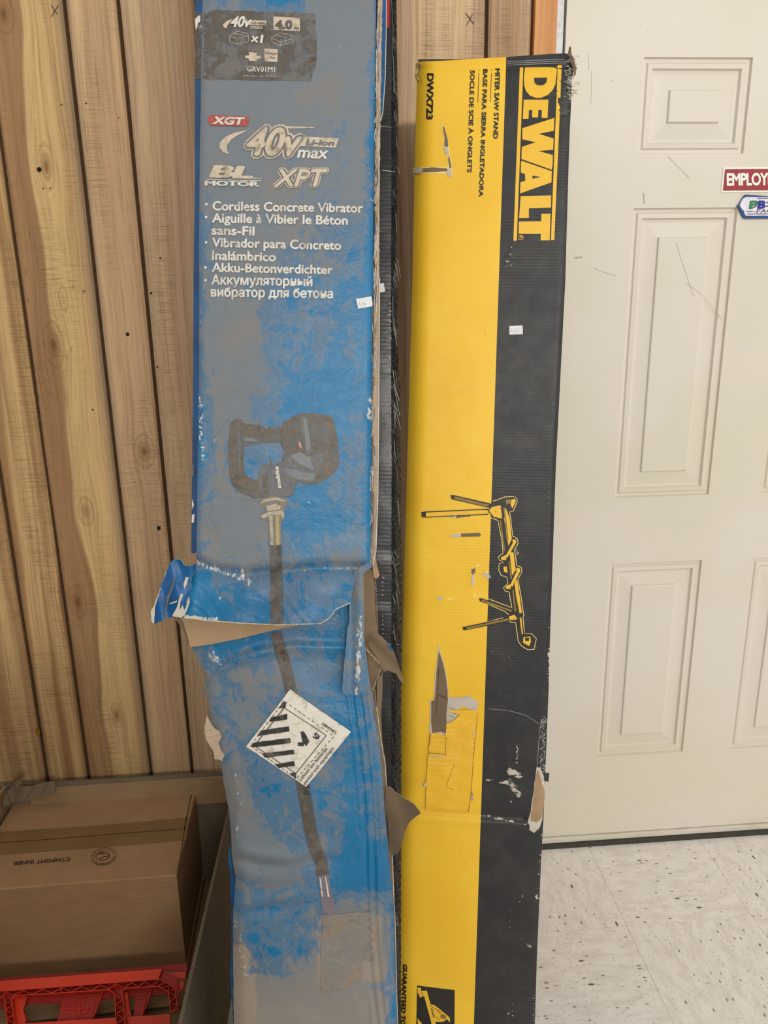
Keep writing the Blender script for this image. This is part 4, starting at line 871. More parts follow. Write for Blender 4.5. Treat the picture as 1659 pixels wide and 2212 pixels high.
# ================================================================== YELLOW BOX
YL = Surf((0.1835, -0.277, 1.8962), (0.9815, -0.191, -0.0161), (-0.0544, -0.1971, -0.9789)); YT = .235
M_YBOX = ybox_mat(.1550)
EY = end_py(YL, 1000, YT*.204)
yb = thing('saw_stand_box', 'long yellow and black cardboard box leaning on the wall beside the cream door', 'box', (YL.P(1000, EY, -.1).x, YL.P(1000, EY, -.1).y, 0))
YE = interp([(135, 902, 1238), (174, 900.6, 1236), (308, 897, 1229.7), (611, 890.8, 1221), (1000, 879.5, 1201), (1072, 877.7, 1199), (1410, 868.5, 1187), (1480, 867.5, 1185.5), (1720, 861.8, 1176), (1770, 860.5, 1174), (1855, 858, 1169), (2077, 854.5, 1159.5), (2212, 853, 1155.5), (3400, 838, 1125)])
def yoff(x, y):
    L, R_ = YE(y); o = wob(x, y, .8, 3)*.0012+.0015*math.sin(max(0, min(1, (x-L)/(R_-L)))*math.pi)
    o -= .020*max(0, (L+42-x)/42)**2.4 + .004*max(0, (x-R_+12)/12)**2
    o -= .0035*math.exp(-((y-(146-(x-1000)*.012))/5)**2) + (.006*max(0, (140-y)/14) if y < 140 else 0)
    yc = 1752+(x-905)*.07; o -= .0045*math.exp(-((y-yc)/7)**2)*(1 if x < 1135 else .3); o += .002*math.exp(-((y-yc-16)/9)**2)
    if x > 1190 and y < 250: o += .0018*math.sin(y*.55+x*.1)*math.exp(-((x-1230)/26)**2)
    if x < 918 and y < 178: o -= .004*math.exp(-((x-902)/7)**2-((y-150)/14)**2)
    return o
YW = [(1232, 175, 1236, 215, 12, .8), (1226, 200, 1232, 330, 4, .5), (1232, 130, 1240, 170, 14, .7), (1110, 133, 1236, 128, 4, .5), (1096, 560, 1108, 540, 8, .6), (1092, 570, 1104, 572, 10, .6), (1110, 516, 1090, 575, 3, .5), (1197, 566, 1210, 575, 10, .3), (1229, 470, 1222, 540, 2.5, .6), (1214, 360, 1226, 345, 4, .6), (1200, 420, 1215, 421, 2, .6),
      (1020, 1228, 1022, 1262, 6, .9), (1030, 1222, 1048, 1222, 4, .8), (1050, 1235, 1058, 1248, 5, .9), (1022, 1285, 1034, 1290, 8, .7), (1025, 1240, 1045, 1180, 3, .4), (950, 1292, 975, 1294, 3, .9), (912, 1370, 916, 1420, 3, .6), (914, 1410, 925, 1430, 8, .5), (975, 1156, 1000, 1158, 3, .9), (970, 1114, 1000, 1112, 4, .7), (1008, 1030, 1030, 1032, 2, .6),
      (1118, 1610, 1116, 1650, 4, .85), (1100, 1665, 1122, 1675, 9, 1.0), (1048, 1686, 1098, 1690, 3.4, 1.1), (1100, 1690, 1120, 1715, 13, .78), (1103, 1729, 1106, 1731, 3.2, 1.3), (1040, 1762, 1060, 1764, 4, .8), (1070, 1768, 1096, 1772, 4, 1.0), (1100, 1774, 1134, 1780, 1.6, .9), (974, 1752, 1036, 1760, 4, .6),
      (1184, 1050, 1190, 1180, 2, .6), (1186, 1350, 1184, 1480, 4, .65), (1181, 1500, 1177, 1600, 6, .5), (1180, 1640, 1172, 1740, 8, .5), (1170, 1800, 1160, 1950, 2.4, .8), (1186, 1400, 1187, 1440, 4, .8), (1158, 1936, 1162, 1940, 3.5, 1.2), (1140, 2040, 1144, 2046, 4, 1.2), (1000, 1848, 1018, 1868, 5, .6), (1000, 1810, 1000, 1840, 2, .5),
      (1110, 1965, 1140, 1920, 1.6, .7), (1100, 1950, 1108, 2212, 1.2, .75), (1128, 2160, 1150, 2212, 8, .45), (1098, 2188, 1101, 2190, 3, 1), (915, 1640, 918, 1700, 3, .4), (1048, 1395, 1085, 1420, 12, .45), (1098, 1410, 1102, 1440, 3, .6), (1114, 1190, 1120, 1205, 7, .6), (920, 1205, 950, 1212, 3, .5), (1050, 715, 1054, 719, 4, 1)]
y_wear = wear_of(np.array(YW, float))
yp = [(905, 133), (960, 131), (1094, 123), (1150, 119), (1214, 115), (1230, 116), (1241, 128)] + [(YE(y)[1], y) for y in (170, 308, 611, 1000, 1410, 1480, 1720, 1770, 1855, 2077, 2212, EY)] + [(YE(y)[0], y) for y in (EY, 2212, 2077, 1855, 1720, 1480, 1410, 1072, 1000, 611, 308, 174)] + [(899, 160), (900, 145)]
sheet('front_panel', YL, yp, yoff, [M_YBOX, M_KRAFT_D], yb, .0035, 6, 0, dict(wear=y_wear))
tabY = [(y, YE(y)[0]+1.5, YE(y)[1]-1.5, (.003 if y > 140 else .006)) for y in (128, 174, 611, 1000, 1480, 2077, EY)]
body('rear_body', YL, tabY, -.020, -YT, [M_BSIDE, M_BSIDE, M_KRAFT_D, M_YSIDE], yb)
strip = []
for i, (xx, side) in enumerate(((0, M_YSIDE), (1, M_BSIDE))):
    P, F_ = [], []; yy = [135, 174, 308, 611, 1000, 1410, 1720, 2077, 2212, EY]
    for y in yy:
        x = YE(y)[xx]; dx = .8 if xx == 0 else -.8; P += [YL.P(x+dx, y, yoff(x, y)-.002), YL.P(x+dx, y, yoff(x, y)-.002) - YL.N*.03]
    F_ = [(2*k, 2*k+1, 2*k+3, 2*k+2) for k in range(len(yy)-1)]; link_mesh('side_panel', P, F_, side, yb)
def yo(k): return lambda x, y: yoff(x, y)+.0006*k
def yfl(name, polys, k, mat, par=None, rag=0.0, step=10): return flat(name, polys, k, mat, surf=YL, offn=yoff, par=par or yb, rag=rag, base=.0006, step=step)
z7 = zt(3.95, 850, 80); z8 = zt(4.1475, 850, 1000); z9 = zt(3.95, 820, 1340); z10 = zt(3.607, 800, 1800)
# brand lettering running down the black half
yfl('brand_lettering', [z7((1078, 255), (1108, 255), (1052, 1738), (1023, 1738)), z7((1402, 240), (1436, 240), (1372, 1733), (1343, 1733))], 1, M_YINK)
yfl('brand_lettering', [z7((1572-180, 262), (1396, 245), (1400, 245), (1390, 330), (1382, 400), (1360, 450), (1320, 492), (1262, 518), (1215, 520), (1165, 500), (1130, 460), (1115, 410), (1112, 350), (1122, 255), (1392, 255))], 1.1, M_YINK)
yfl('brand_lettering', [z7((1112, 535), (1322, 535), (1314, 692), (1264, 690), (1266, 622), (1236, 622), (1233, 686), (1182, 686), (1184, 622), (1156, 622), (1152, 698), (1103, 698)),
    z7((1372, 690), (1368, 800), (1240, 826), (1366, 866), (1362, 962), (1238, 972), (1360, 1008), (1357, 1092), (1350, 1132), (1092, 1042), (1095, 938), (1212, 898), (1098, 872), (1100, 778)),
    z7((1085, 1358), (1345, 1352), (1343, 1455), (1155, 1462), (1155, 1545), (1072, 1545)),
    z7((1262, 1508), (1340, 1508), (1332, 1735), (1255, 1735), (1257, 1678), (1068, 1678), (1070, 1575), (1260, 1572))], 1.2, M_YINK)
yfl('brand_lettering', [z7((1088, 1062), (1098, 1055), (1350, 1142), (1348, 1240), (1080, 1335), (1083, 1240), (1125, 1225), (1122, 1170), (1086, 1155))], 1.6, M_YINK)
yfl('brand_counter', [z7((1200, 347), (1310, 345), (1306, 385), (1285, 405), (1255, 411), (1220, 405), (1203, 385)), z7((1185, 1182), (1255, 1194), (1187, 1208)), z7((1084, 1042), (1098, 1043), (1352, 1133), (1352, 1144), (1098, 1056), (1084, 1056))], 2.4, M_BINK)
strokes('trade_mark', YL, [(circ(*z7((1087, 1711))[0], 5, 5, 20)+[circ(*z7((1087, 1711))[0], 5, 5, 20)[0]], 1.1)], yo(1.4), M_YINK, yb, step=4)
text('trade_mark', YL, 'R', z7((1078, 1700))[0], z7((1078, 1722))[0], 5, yo(1.6), M_YINK, yb, up='r', bold=.02)
for s, a, b, h, bo in (('MITER SAW STAND', (868, 266), (850, 868), 10.6, .04), ('BASE PARA SIERRA INGLETADORA', (765, 272), (727, 1362), 10, .04), ('SOCLE DE SCIE À ONGLETS', (655, 280), (628, 1155), 10, .04), ('DWX723', (287, 308), (278, 703), 14.5, .045)):
    text('product_lettering', YL, s, z7(a)[0], z7(b)[0], h, yo(1.4), M_BINK, yb, up='r', bold=bo)
strokes('print_line', YL, [(z7((838, 272), (826, 556)), 1.1), (z7((730, 276), (720, 562)), 1.1)], yo(1.2), M_BINK, yb)
text('slogan_lettering', YL, 'GUARANTEED TOUGH', z10((254, 1018))[0], z10((232, 1625))[0], 9.6, yo(1.4), M_BINK, yb, up='r', bold=.045, shear=.18)
# stand drawing: dark outline under, yellow parts over
def q8(*p): return z8(*p)
pale = [strokepoly(dens(q8((885, 370), (895, 340), (935, 330), (960, 318), (1000, 305), (1070, 300), (1105, 315), (1108, 345), (1075, 430), (1040, 440), (1050, 500), (1075, 650), (1110, 680), (1118, 715), (1085, 780), (1110, 920), (1145, 935), (1150, 975), (1115, 1040), (1140, 1180), (1165, 1360), (1160, 1380), (1172, 1530), (1235, 1530), (1278, 1575), (1258, 1668), (1205, 1672), (1150, 1640), (1120, 1600), (1095, 1425), (1060, 1425), (1020, 1405), (975, 1385), (830, 1420)), 9, False), 1.5),
        strokepoly(dens(q8((840, 1215), (1060, 1300), (1050, 1230), (1035, 1150), (1000, 1140), (985, 1120), (1025, 1080), (1015, 1020), (965, 1005), (945, 960), (950, 900), (1000, 885), (950, 870), (945, 840), (985, 810), (975, 700), (935, 510), (880, 490), (862, 470)), 9, False), 1.5),
        strokepoly(dens(q8((1030, 1355), (1000, 1330), (830, 1255)), 9, False), 1.4)]
for p in pale: pass
strokes('drawing_halo', YL, [(q8(*a), 1.5) for a in (
    ((885, 370), (895, 340), (935, 330), (960, 318), (1000, 305), (1070, 300), (1105, 315), (1108, 345), (1075, 430), (1040, 440), (1050, 500), (1068, 655), (1110, 680), (1118, 715), (1085, 780), (1105, 920), (1145, 935), (1150, 975), (1115, 1040), (1140, 1180), (1167, 1365), (1160, 1385), (1175, 1530), (1235, 1528), (1280, 1575), (1260, 1670), (1205, 1674), (1150, 1642), (1118, 1600), (1094, 1427), (1060, 1428), (1020, 1408), (975, 1388), (830, 1428)),
    ((838, 1213), (1062, 1298), (1048, 1230), (1035, 1155), (1000, 1148), (985, 1120), (1025, 1080), (1015, 1022), (965, 1008), (943, 960), (948, 900), (1000, 887), (950, 874), (940, 840), (982, 808), (972, 700), (936, 514), (880, 495), (862, 478)),
    ((1035, 1360), (1000, 1332), (832, 1258)), ((862, 368), (885, 370)))], yo(1.0), M_YPALE, yb, step=8)
yfl('drawing_shadow', [q8((510, 290), (540, 288), (890, 368), (880, 408), (520, 325)), q8((250, 440), (285, 435), (850, 410), (850, 465), (285, 490), (252, 485)), q8((880, 350), (960, 330), (1000, 310), (1090, 305), (1100, 345), (1070, 430), (1035, 430), (1045, 500), (1065, 660), (1100, 680), (1108, 715), (1080, 780), (1100, 930), (1140, 940), (1142, 975), (1110, 1040), (1130, 1180), (1158, 1360), (1150, 1380), (1165, 1530), (1230, 1535), (1270, 1575), (1250, 1660), (1205, 1665), (1150, 1630), (1128, 1590), (1105, 1420), (1075, 1330), (1045, 1140), (1010, 1140), (990, 1120), (1035, 1080), (1010, 900), (960, 870), (955, 845), (995, 810), (980, 700), (945, 500), (880, 480), (850, 430), (870, 380)),
    q8((765, 1215), (790, 1212), (1085, 1315), (1080, 1345), (775, 1240)), q8((620, 1470), (650, 1465), (1040, 1380), (1035, 1420), (640, 1500), (622, 1495)), q8((955, 905), (1015, 905), (1040, 1000), (1020, 1010), (970, 1000), (955, 960))], 1.6, M_BINK)
yfl('drawing_part', [q8((548, 300), (860, 375), (830, 392), (545, 322)), q8((790, 1222), (1060, 1320), (1055, 1335), (792, 1238)), q8((655, 1474), (1030, 1392), (1028, 1410), (652, 1492))], 2.3, M_OLIVE)
yfl('drawing_part', [q8((290, 445), (780, 422), (845, 424), (845, 455), (290, 482)), q8((855, 430), (880, 395), (960, 380), (975, 500), (900, 485)), q8((1005, 400), (1040, 495), (1060, 680), (1030, 745), (990, 500)), q8((1055, 330), (1090, 320), (1095, 345), (1065, 410), (1050, 375)),
    q8((1065, 685), (1098, 690), (1100, 712), (1020, 850), (1002, 838), (1070, 715)), q8((965, 845), (1010, 822), (1010, 870), (965, 868)), q8((1100, 940), (1132, 945), (1135, 970), (1065, 1110), (1045, 1095), (1100, 980)), q8((1005, 1105), (1050, 1085), (1050, 1130), (1010, 1128)),
    q8((1040, 800), (1075, 800), (1095, 960), (1062, 1010)), q8((985, 930), (1015, 928), (1022, 985), (990, 975)), q8((1095, 1050), (1110, 1050), (1150, 1340), (1130, 1350), (1100, 1200), (1085, 1090)), q8((1035, 1375), (1085, 1360), (1110, 1400), (1060, 1408), (1035, 1400)), q8((1130, 1385), (1145, 1385), (1160, 1530), (1150, 1540)), q8((1165, 1560), (1225, 1555), (1232, 1600), (1215, 1640), (1160, 1610))], 2.4, M_YINK)
yfl('drawing_part', [q8((985, 400), (998, 400), (1018, 560), (1030, 690), (1016, 700), (1000, 560)), q8((950, 510), (962, 510), (1000, 790), (990, 790)), q8((1030, 880), (1040, 880), (1062, 1040), (1050, 1040)), q8((1065, 1140), (1075, 1130), (1100, 1330), (1085, 1330)), q8((1005, 330), (1050, 325), (1048, 360), (1010, 375))], 2.5, M_OLIVE)
yfl('drawing_rivet', [circ(*q8(c)[0], 1, 1, 8) for c in ((915, 437), (958, 410), (922, 487), (858, 437), (970, 492), (1060, 720), (1095, 978), (1077, 1394))] + [q8((1180, 1565), (1215, 1565), (1215, 1595), (1180, 1595))], 3.1, M_BINK)
# inset photograph near the bottom
yfl('inset_picture', [z10((365, 1187), (658, 1223), (650, 2080), (345, 2060))], 1.0, M_BINK)
yfl('inset_picture_tool', [z10((372, 1230), (440, 1225), (530, 1560), (500, 1570), (420, 1270), (385, 1280)), z10((368, 1200), (395, 1205), (395, 1250), (370, 1250)), z10((460, 1330), (500, 1340), (540, 1370), (600, 1420), (620, 1440), (620, 1475), (600, 1450), (560, 1470), (500, 1470), (470, 1400)), z10((365, 1440), (400, 1480), (440, 1560), (380, 1540))], 1.8, M_YINK)
yfl('inset_picture_dark', [circ(*z10((568, 1430))[0], 7, 5, 16), z10((470, 1360), (490, 1370), (500, 1440), (490, 1440))], 2.6, M_OLIVE)
strokes('inset_picture_line', YL, [(z10((400, 1240), (490, 1560)), .8), (z10((470, 1345), (560, 1400)), .8), (z10((520, 1380), (600, 1460)), .8), (z10((480, 1400), (540, 1460)), .8)], yo(2.9), M_BINK, yb)
# rips: kraft showing, white fibre lips
yfl('torn_paper', [z7((405, 755), (432, 752), (448, 800), (466, 880), (472, 940), (478, 975), (492, 1060), (502, 1130), (510, 1190), (455, 1195), (455, 1165), (170, 1165), (165, 1115), (245, 1112), (460, 1108), (466, 1040), (440, 985), (420, 930), (430, 860), (420, 800))], 1.0, M_YPALE, rag=.4)
yfl('rip', [z7((420, 760), (432, 765), (446, 810), (464, 880), (467, 938), (432, 930), (436, 860), (426, 800)), z7((470, 1010), (480, 1030), (495, 1110), (478, 1120), (468, 1060)), z7((250, 1118), (330, 1112), (460, 1122), (458, 1145), (330, 1150), (245, 1156))], 1.9, M_KRAFT_D, rag=.3)
sheet('torn_paper', YL, z7((176, 1118), (215, 1112), (248, 1120), (244, 1150), (210, 1165), (180, 1160)), lambda x, y: yoff(x, y)+.004, M_PAPER, yb, .001, 4, .8)
yfl('torn_paper', [z7((425, 935), (462, 935), (474, 1000), (450, 998)), z7((455, 1150), (478, 1120), (500, 1160), (470, 1190))], 2.2, M_PAPER, rag=.4)
yfl('rip', [z8((560, 465), (690, 455), (688, 480), (560, 492)), z8((605, 632), (770, 625), (785, 645), (770, 660), (605, 662)), z8((700, 950), (735, 945), (735, 975), (712, 1005), (698, 985))], 1.6, M_KRAFT_D, rag=.3)
yfl('torn_paper', [z8((490, 470), (560, 462), (560, 490), (510, 488)), z8((510, 645), (605, 632), (605, 662), (520, 664)), z8((702, 1005), (722, 1000), (722, 1100), (700, 1095)), z8((395, 1215), (420, 1195), (445, 1210), (430, 1228), (398, 1226)), z8((790, 990), (850, 990), (866, 1020), (850, 1040), (800, 1005))], 1.6, M_PAPER, rag=.5)
yfl('torn_paper', [z9((500, 190), (512, 262), (545, 350), (562, 420), (578, 520), (590, 660), (700, 655), (760, 645), (840, 690), (836, 770), (750, 762), (740, 740), (690, 735), (690, 790), (660, 820), (620, 860), (618, 900), (590, 870), (560, 990), (440, 975), (425, 960), (432, 690), (412, 680), (462, 680), (468, 560), (475, 450), (488, 350), (495, 260))], 1.1, M_PAPER, rag=.5)
ky = yfl('rip', [z9((506, 262), (520, 300), (550, 400), (566, 490), (580, 600), (583, 690), (570, 790), (572, 880), (560, 965), (520, 950), (450, 962), (440, 870), (442, 690), (468, 682), (478, 560), (486, 450), (496, 350))], 2.0, M_KRAFT_D, rag=.3); ky['label'] = 'long open rip with grey-brown board inside'
strokes('rip_fold', YL, [(z9((500, 640), (560, 655), (570, 680)), 1.2), (z9((505, 400), (500, 560), (490, 700), (485, 800)), .8)], yo(3.0), M_GAP, yb)
strokes('rip_fold', YL, [(z9((590, 740), (640, 760)), .8), (z9((600, 770), (650, 800)), .8), (z9((590, 810), (640, 830)), .8)], yo(2.2), M_PENC, yb)
def tapeoff(x, y): return yoff(x, y)+.0032+.0018*math.sin((y+x*.1)*.62+math.sin(x*.05)*1.5)*math.exp(-((y-1610)/55)**2)+.0009*wob(x, y, 8, 2)
tp = sheet('crumpled_liner', YL, z9((566, 770), (690, 765), (750, 765), (836, 770), (822, 880), (824, 950), (806, 1100), (790, 1400), (760, 1640), (392, 1620), (400, 1330), (420, 1100), (440, 965), (520, 965), (560, 990), (572, 880), (600, 870), (640, 850), (690, 800), (640, 790)), tapeoff, [M_YTAPE, M_YTAPE], yb, .0014, 3.2, .5)
strokes('liner_slit', YL, [(z9((430, 965), (418, 1100)), .9), (z9((566, 980), (564, 1150)), 1.1), (z9((415, 1132), (560, 1142)), 1.4), (z9((835, 790), (826, 900), (808, 1100), (790, 1350), (778, 1500), (758, 1640)), 1.1), (z9((640, 1230), (600, 1330), (572, 1400), (575, 1430), (640, 1445)), .7), (z9((780, 1460), (800, 1500), (790, 1540)), 1.2)], lambda x, y: tapeoff(x, y)+.0008, M_OLIVE, yb, step=5)
yfl('torn_paper', [z9((425, 1150), (560, 1158), (562, 1168), (424, 1162)), z9((790, 985), (812, 950), (826, 975), (815, 1000), (795, 998)), z9((375, 1410), (392, 1375), (402, 1405), (388, 1425)), z9((785, 1500), (798, 1465), (806, 1530), (790, 1550))], 6.5, M_PAPER, rag=.5)
# ripped right-hand corner low down
yfl('torn_paper', [z9((1340, 1250), (1372, 1260), (1400, 1330), (1412, 1420), (1410, 1500), (1400, 1600), (1388, 1700), (1365, 1770), (1320, 1815), (1280, 1790), (1265, 1720), (1290, 1630), (1300, 1540), (1320, 1400), (1330, 1320))], 1.2, M_PAPER, rag=.8)
yfl('rip', [z9((1348, 1275), (1362, 1300), (1385, 1390), (1410, 1450), (1408, 1520), (1400, 1600), (1380, 1690), (1340, 1725), (1290, 1710), (1300, 1600), (1318, 1480), (1330, 1350))], 2.1, M_KRAFT, rag=.5)
sheet('curled_board', YL, z9((1405, 1300), (1448, 1302), (1446, 1330), (1440, 1380), (1408, 1370)), lambda x, y: yoff(x, y)+.001, [M_BSIDE, M_PAPER], yb, .002, 4, .8)
strokes('crease_line', YL, [(z9((1435, 870), (1400, 815), (1385, 850), (1372, 900), (1362, 1000), (1350, 1150), (1345, 1240)), .8), (z9((930, 755), (1100, 770), (1250, 810), (1362, 885)), .7)], yo(1.2), M_SCR, yb)
ink = [(z9((1400+random.uniform(-30, 25)-(y-900)*.02, y), (1400+random.uniform(-30, 25)-(y-900)*.02, y+random.uniform(12, 36))), random.uniform(.5, 1.3)) for y in range(840, 1420, 11)]
strokes('scuff_marks', YL, ink + [(z9((x, 1780), (x+6, 1795)), .01) for x in ()] + [([(1151+random.uniform(-2, 4), y), (1151+random.uniform(2, 5), y)], 1.1) for y in range(2150, 2210, 6)], yo(1.1), M_SCR, yb)
# crushed top right corner: tufts of torn board
tuf = []
for i in range(46):
    x, y = random.uniform(1218, 1243), random.uniform(118, 215); a = random.uniform(-.9, .5); L = random.uniform(3, 11)
    tuf.append(([(x, y), (x+L*math.cos(a), y+L*math.sin(a)*.8), (x+L*1.15*math.cos(a+.4), y+L*math.sin(a+.4))], random.uniform(.7, 1.8)))
strokes('torn_fibres', YL, tuf, lambda x, y: yoff(x, y)+random.uniform(.001, .005), M_PAPER, yb, .0008, 4)
sheet('crushed_corner', YL, [(1228, 114), (1230, 101), (1233, 100), (1234, 113), (1238, 124), (1242, 134), (1246, 148), (1244, 160), (1240, 164), (1239, 150), (1236, 138), (1231, 124)], lambda x, y: .001+.003*math.sin(y*.4+x), [M_KRAFT_D, M_PAPER], yb, .003, 3.5, 1.2)
strokes('corner_wrinkle', YL, [([(1096, y), (1150, y-2.5), (1222, y-5)], 1.0) for y in (133, 137, 141)], yo(1.2), M_SCR, yb)
sheet('crushed_corner', YL, [(898, 140), (903, 134), (909, 140), (907, 156), (903, 163), (908, 176), (900, 170), (896, 158)], lambda x, y: yoff(x, y)+.003, [M_YPALE, M_PAPER], yb, .001, 4, .6)
strokes('corner_wrinkle', YL, [([(900, 136), (907, 142), (906, 154), (900, 164)], 1.0), ([(905, 162), (911, 176)], .9), ([(898, 160), (899, 174)], 1.2)], yo(7), M_GAP, yb)
s3 = yfl('price_sticker', [[(1100, 704), (1129, 703), (1129.5, 722), (1100.5, 723)]], 1.2, M_STICK); s3['label'] = 'small white sticker on the black half'
strokes('sticker_writing', YL, [([(1105, 709), (1103, 716), (1107, 718), (1108, 713), (1104, 713)], .8), ([(1111, 710), (1114, 712), (1111, 714), (1114, 718)], .8), ([(1120, 709), (1117, 715), (1121, 717)], .8)], yo(2), M_PENCIL, s3)

# ================================================================== SIGNS ON THE DOOR
DR = Surf((0, -.0012, 2), (1, 0, 0), (0, 0, -1))
sg = thing('employee_sign', 'dark red and white employees sign stuck high on the cream door', 'sign', tuple(DR.P(1600, 415)))
X0, Z0 = DR.P(1563, 362).x, DR.P(1563, 362).z; Z1 = DR.P(1558, 415.5).z
def dbox(name, x0, x1, z0, z1, y0, y1, mat, par): return link_mesh(name, *box_vf(x0, x1, y0, y1, z0, z1), mat, par)
X0 = DR.P(1560, 390).x; SW = .30
dbox('backing', X0, X0+SW, Z1, Z0, -.0018, -.0002, plain('sign_white', (246, 242, 234), .4, .4, .02), sg)
dbox('red_field', X0+.0035, X0+SW-.0035, Z1+.0035, Z0-.0035, -.0023, -.0018, plain('sign_red', (152, 44, 48), .4, .4, .03), sg)
text('sign_lettering', DR, 'EMPLOYEES', (1570, 401.5), (1693, 400), 27.5, .0016, plain('sign_white', (246, 242, 234), .4), sg, bold=.035, spacing=.92)
mg = thing('badge_magnet', 'small white and blue printed magnet under the red sign on the door', 'magnet', tuple(DR.P(1630, 470)))
z11 = zt(13.82, 1540, 340)
sheet('rim', DR, z11((735, 1445), (800, 1380), (920, 1180), (975, 1110), (1600, 1155), (2200, 1190), (2500, 1430), (2250, 1810), (960, 1820), (900, 1760), (800, 1560)), .005, [plain('magnet_blue', (38, 72, 142), .35), plain('magnet_green', (32, 84, 84), .4)], mg, .005, 4)
sheet('face', DR, z11((800, 1430), (840, 1330), (900, 1230), (1000, 1180), (1620, 1195), (2150, 1225), (2400, 1430), (2150, 1740), (1000, 1745), (950, 1700), (930, 1600), (860, 1530)), .006, [plain('magnet_white', (226, 224, 238), .3)]*2, mg, .001, 4)
text('magnet_lettering', DR, 'P', z11((1075, 1540))[0], z11((1330, 1530))[0], 17.5, .0064, plain('magnet_print_green', (50, 132, 84), .4), mg, bold=.06, shear=.2)
text('magnet_lettering', DR, 'B', z11((1325, 1535))[0], z11((1550, 1530))[0], 17.5, .0065, plain('magnet_print_blue', (34, 40, 148), .4), mg, bold=.06, shear=.2)
text('magnet_lettering', DR, 'FAC', z11((1300, 1660))[0], z11((1780, 1640))[0], 8, .0068, M_BINK, mg, bold=0, shear=.25)
strokes('magnet_print', DR, [(z11((1000, 1615), (1215, 1612)), 1.6), (z11((1240, 1612), (1275, 1612)), 1.8), (z11((1025, 1690), (1640, 1688)), 1.6), (z11((1340, 1225), (1640, 1225)), 1.8), (z11((1165, 1520), (1230, 1490), (1310, 1440)), 2.4), (z11((1590, 1360), (1700, 1320)), 2.5), (z11((1580, 1460), (1700, 1440)), 2.5)], .0066, M_PENC, mg)

# ================================================================== CARTON AND WHAT IT HOLDS
def onz(px, py, z): d = ray(px, py); return CAM + d*((z-CAM.z)/d.z)
ZC = .33
P1 = onz(490, 1768, ZC); P2 = onz(388, 2212, ZC); dirR = (P2-P1); dirR.normalize()
BR = onz(474, 1668, ZC); BLc = onz(55, 1680, ZC)
BR.y = BLc.y = min(-.035, BR.y); 
Q1 = P1 + dirR*((BR.y-P1.y)/dirR.y); Q2 = P1 + dirR*((-1.25-P1.y)/dirR.y)
ct = thing('open_carton', 'large open corrugated carton on the floor by the plank wall, left of the blue box', 'carton', ((Q1.x+BLc.x)/2, -.6, 0))
LX = BLc.x-.04
def panel(name, a, b, h0, lean, mat, t=.006, z0=0.001, seg_=6, wv=.004):
    """upright board from a to b (top edge), foot shifted by lean"""
    a = Vector(a); b = Vector(b); n = Vector((b.y-a.y, a.x-b.x, 0)).normalized(); P, F_ = [], []
    k = seg_
    for i in range(k+1):
        q = a.lerp(b, i/k)
        for j in range(4):
            f = j/3; z = q.z*(1-f)+z0*f; p = Vector((q.x, q.y, z)) + Vector(lean)*f + n*(wv*math.sin(i*1.7+j*1.1)*math.sin(f*math.pi))
            P += [p+n*t/2, p-n*t/2]
    def I(i, j, s): return (i*4+j)*2+s
    for i in range(k):
        for j in range(3):
            F_.append((I(i, j, 0), I(i+1, j, 0), I(i+1, j+1, 0), I(i, j+1, 0))); F_.append((I(i, j, 1), I(i, j+1, 1), I(i+1, j+1, 1), I(i+1, j, 1)))
        F_.append((I(i, 0, 0), I(i, 0, 1), I(i+1, 0, 1), I(i+1, 0, 0))); F_.append((I(i, 3, 0), I(i+1, 3, 0), I(i+1, 3, 1), I(i, 3, 1)))
    for i in (0, k):
        for j in range(3): F_.append((I(i, j, 0), I(i, j+1, 0), I(i, j+1, 1), I(i, j, 1)))
    return link_mesh(name, P, F_, mat, ct)
panel('back_panel', (LX-.02, BR.y, ZC), (Q1.x, BR.y, ZC), 0, (0, -.004, 0), M_KRAFT_G)
panel('right_panel', (Q1.x, BR.y, ZC), (Q2.x, Q2.y, ZC), 0, (.012, 0, 0), M_KRAFT_G, wv=.006)
panel('left_panel', (LX, BR.y, ZC), (LX-.03, -1.25, ZC), 0, (0, 0, 0), M_KRAFT_B)
panel('front_panel', (LX-.03, -1.25, ZC), (Q2.x, -1.25, ZC), 0, (0, 0, 0), M_KRAFT_B)
link_mesh('bottom_panel', *box_vf(LX, Q1.x-.006, -1.24, BR.y-.006, .001, .006), M_KRAFT_B, ct)
panel('folded_flap', (LX+.06, BR.y-.0075, ZC-.012), (Q1.x-.02, BR.y-.0075, ZC-.008), 0, (0, 0, 0), M_KRAFT_B, z0=ZC-.085, wv=.0)
# corrugation along the top edges
zg = []
def zig(a, b, n, amp):
    a, b = Vector(a), Vector(b); nn = Vector((b.y-a.y, a.x-b.x, 0)).normalized(); P, F_ = [], []
    for i in range(n+1):
        q = a.lerp(b, i/n)+nn*(amp*(1 if i % 2 else -1)); P += [q+Vector((0, 0, .0006))-nn*.0006, q+Vector((0, 0, .0006))+nn*.0006, q+nn*.0006-Vector((0, 0, .003))]
    for i in range(n): F_ += [(3*i, 3*i+3, 3*i+4, 3*i+1), (3*i+1, 3*i+4, 3*i+5, 3*i+2)]
    return P, F_
zv, zf = merge([zig((LX, BR.y, ZC), (Q1.x, BR.y, ZC), 160, .0022), zig((Q1.x, BR.y, ZC), (Q2.x, Q2.y, ZC), 300, .0022)])
link_mesh('corrugation', zv, zf, M_CARTEDGE, ct)
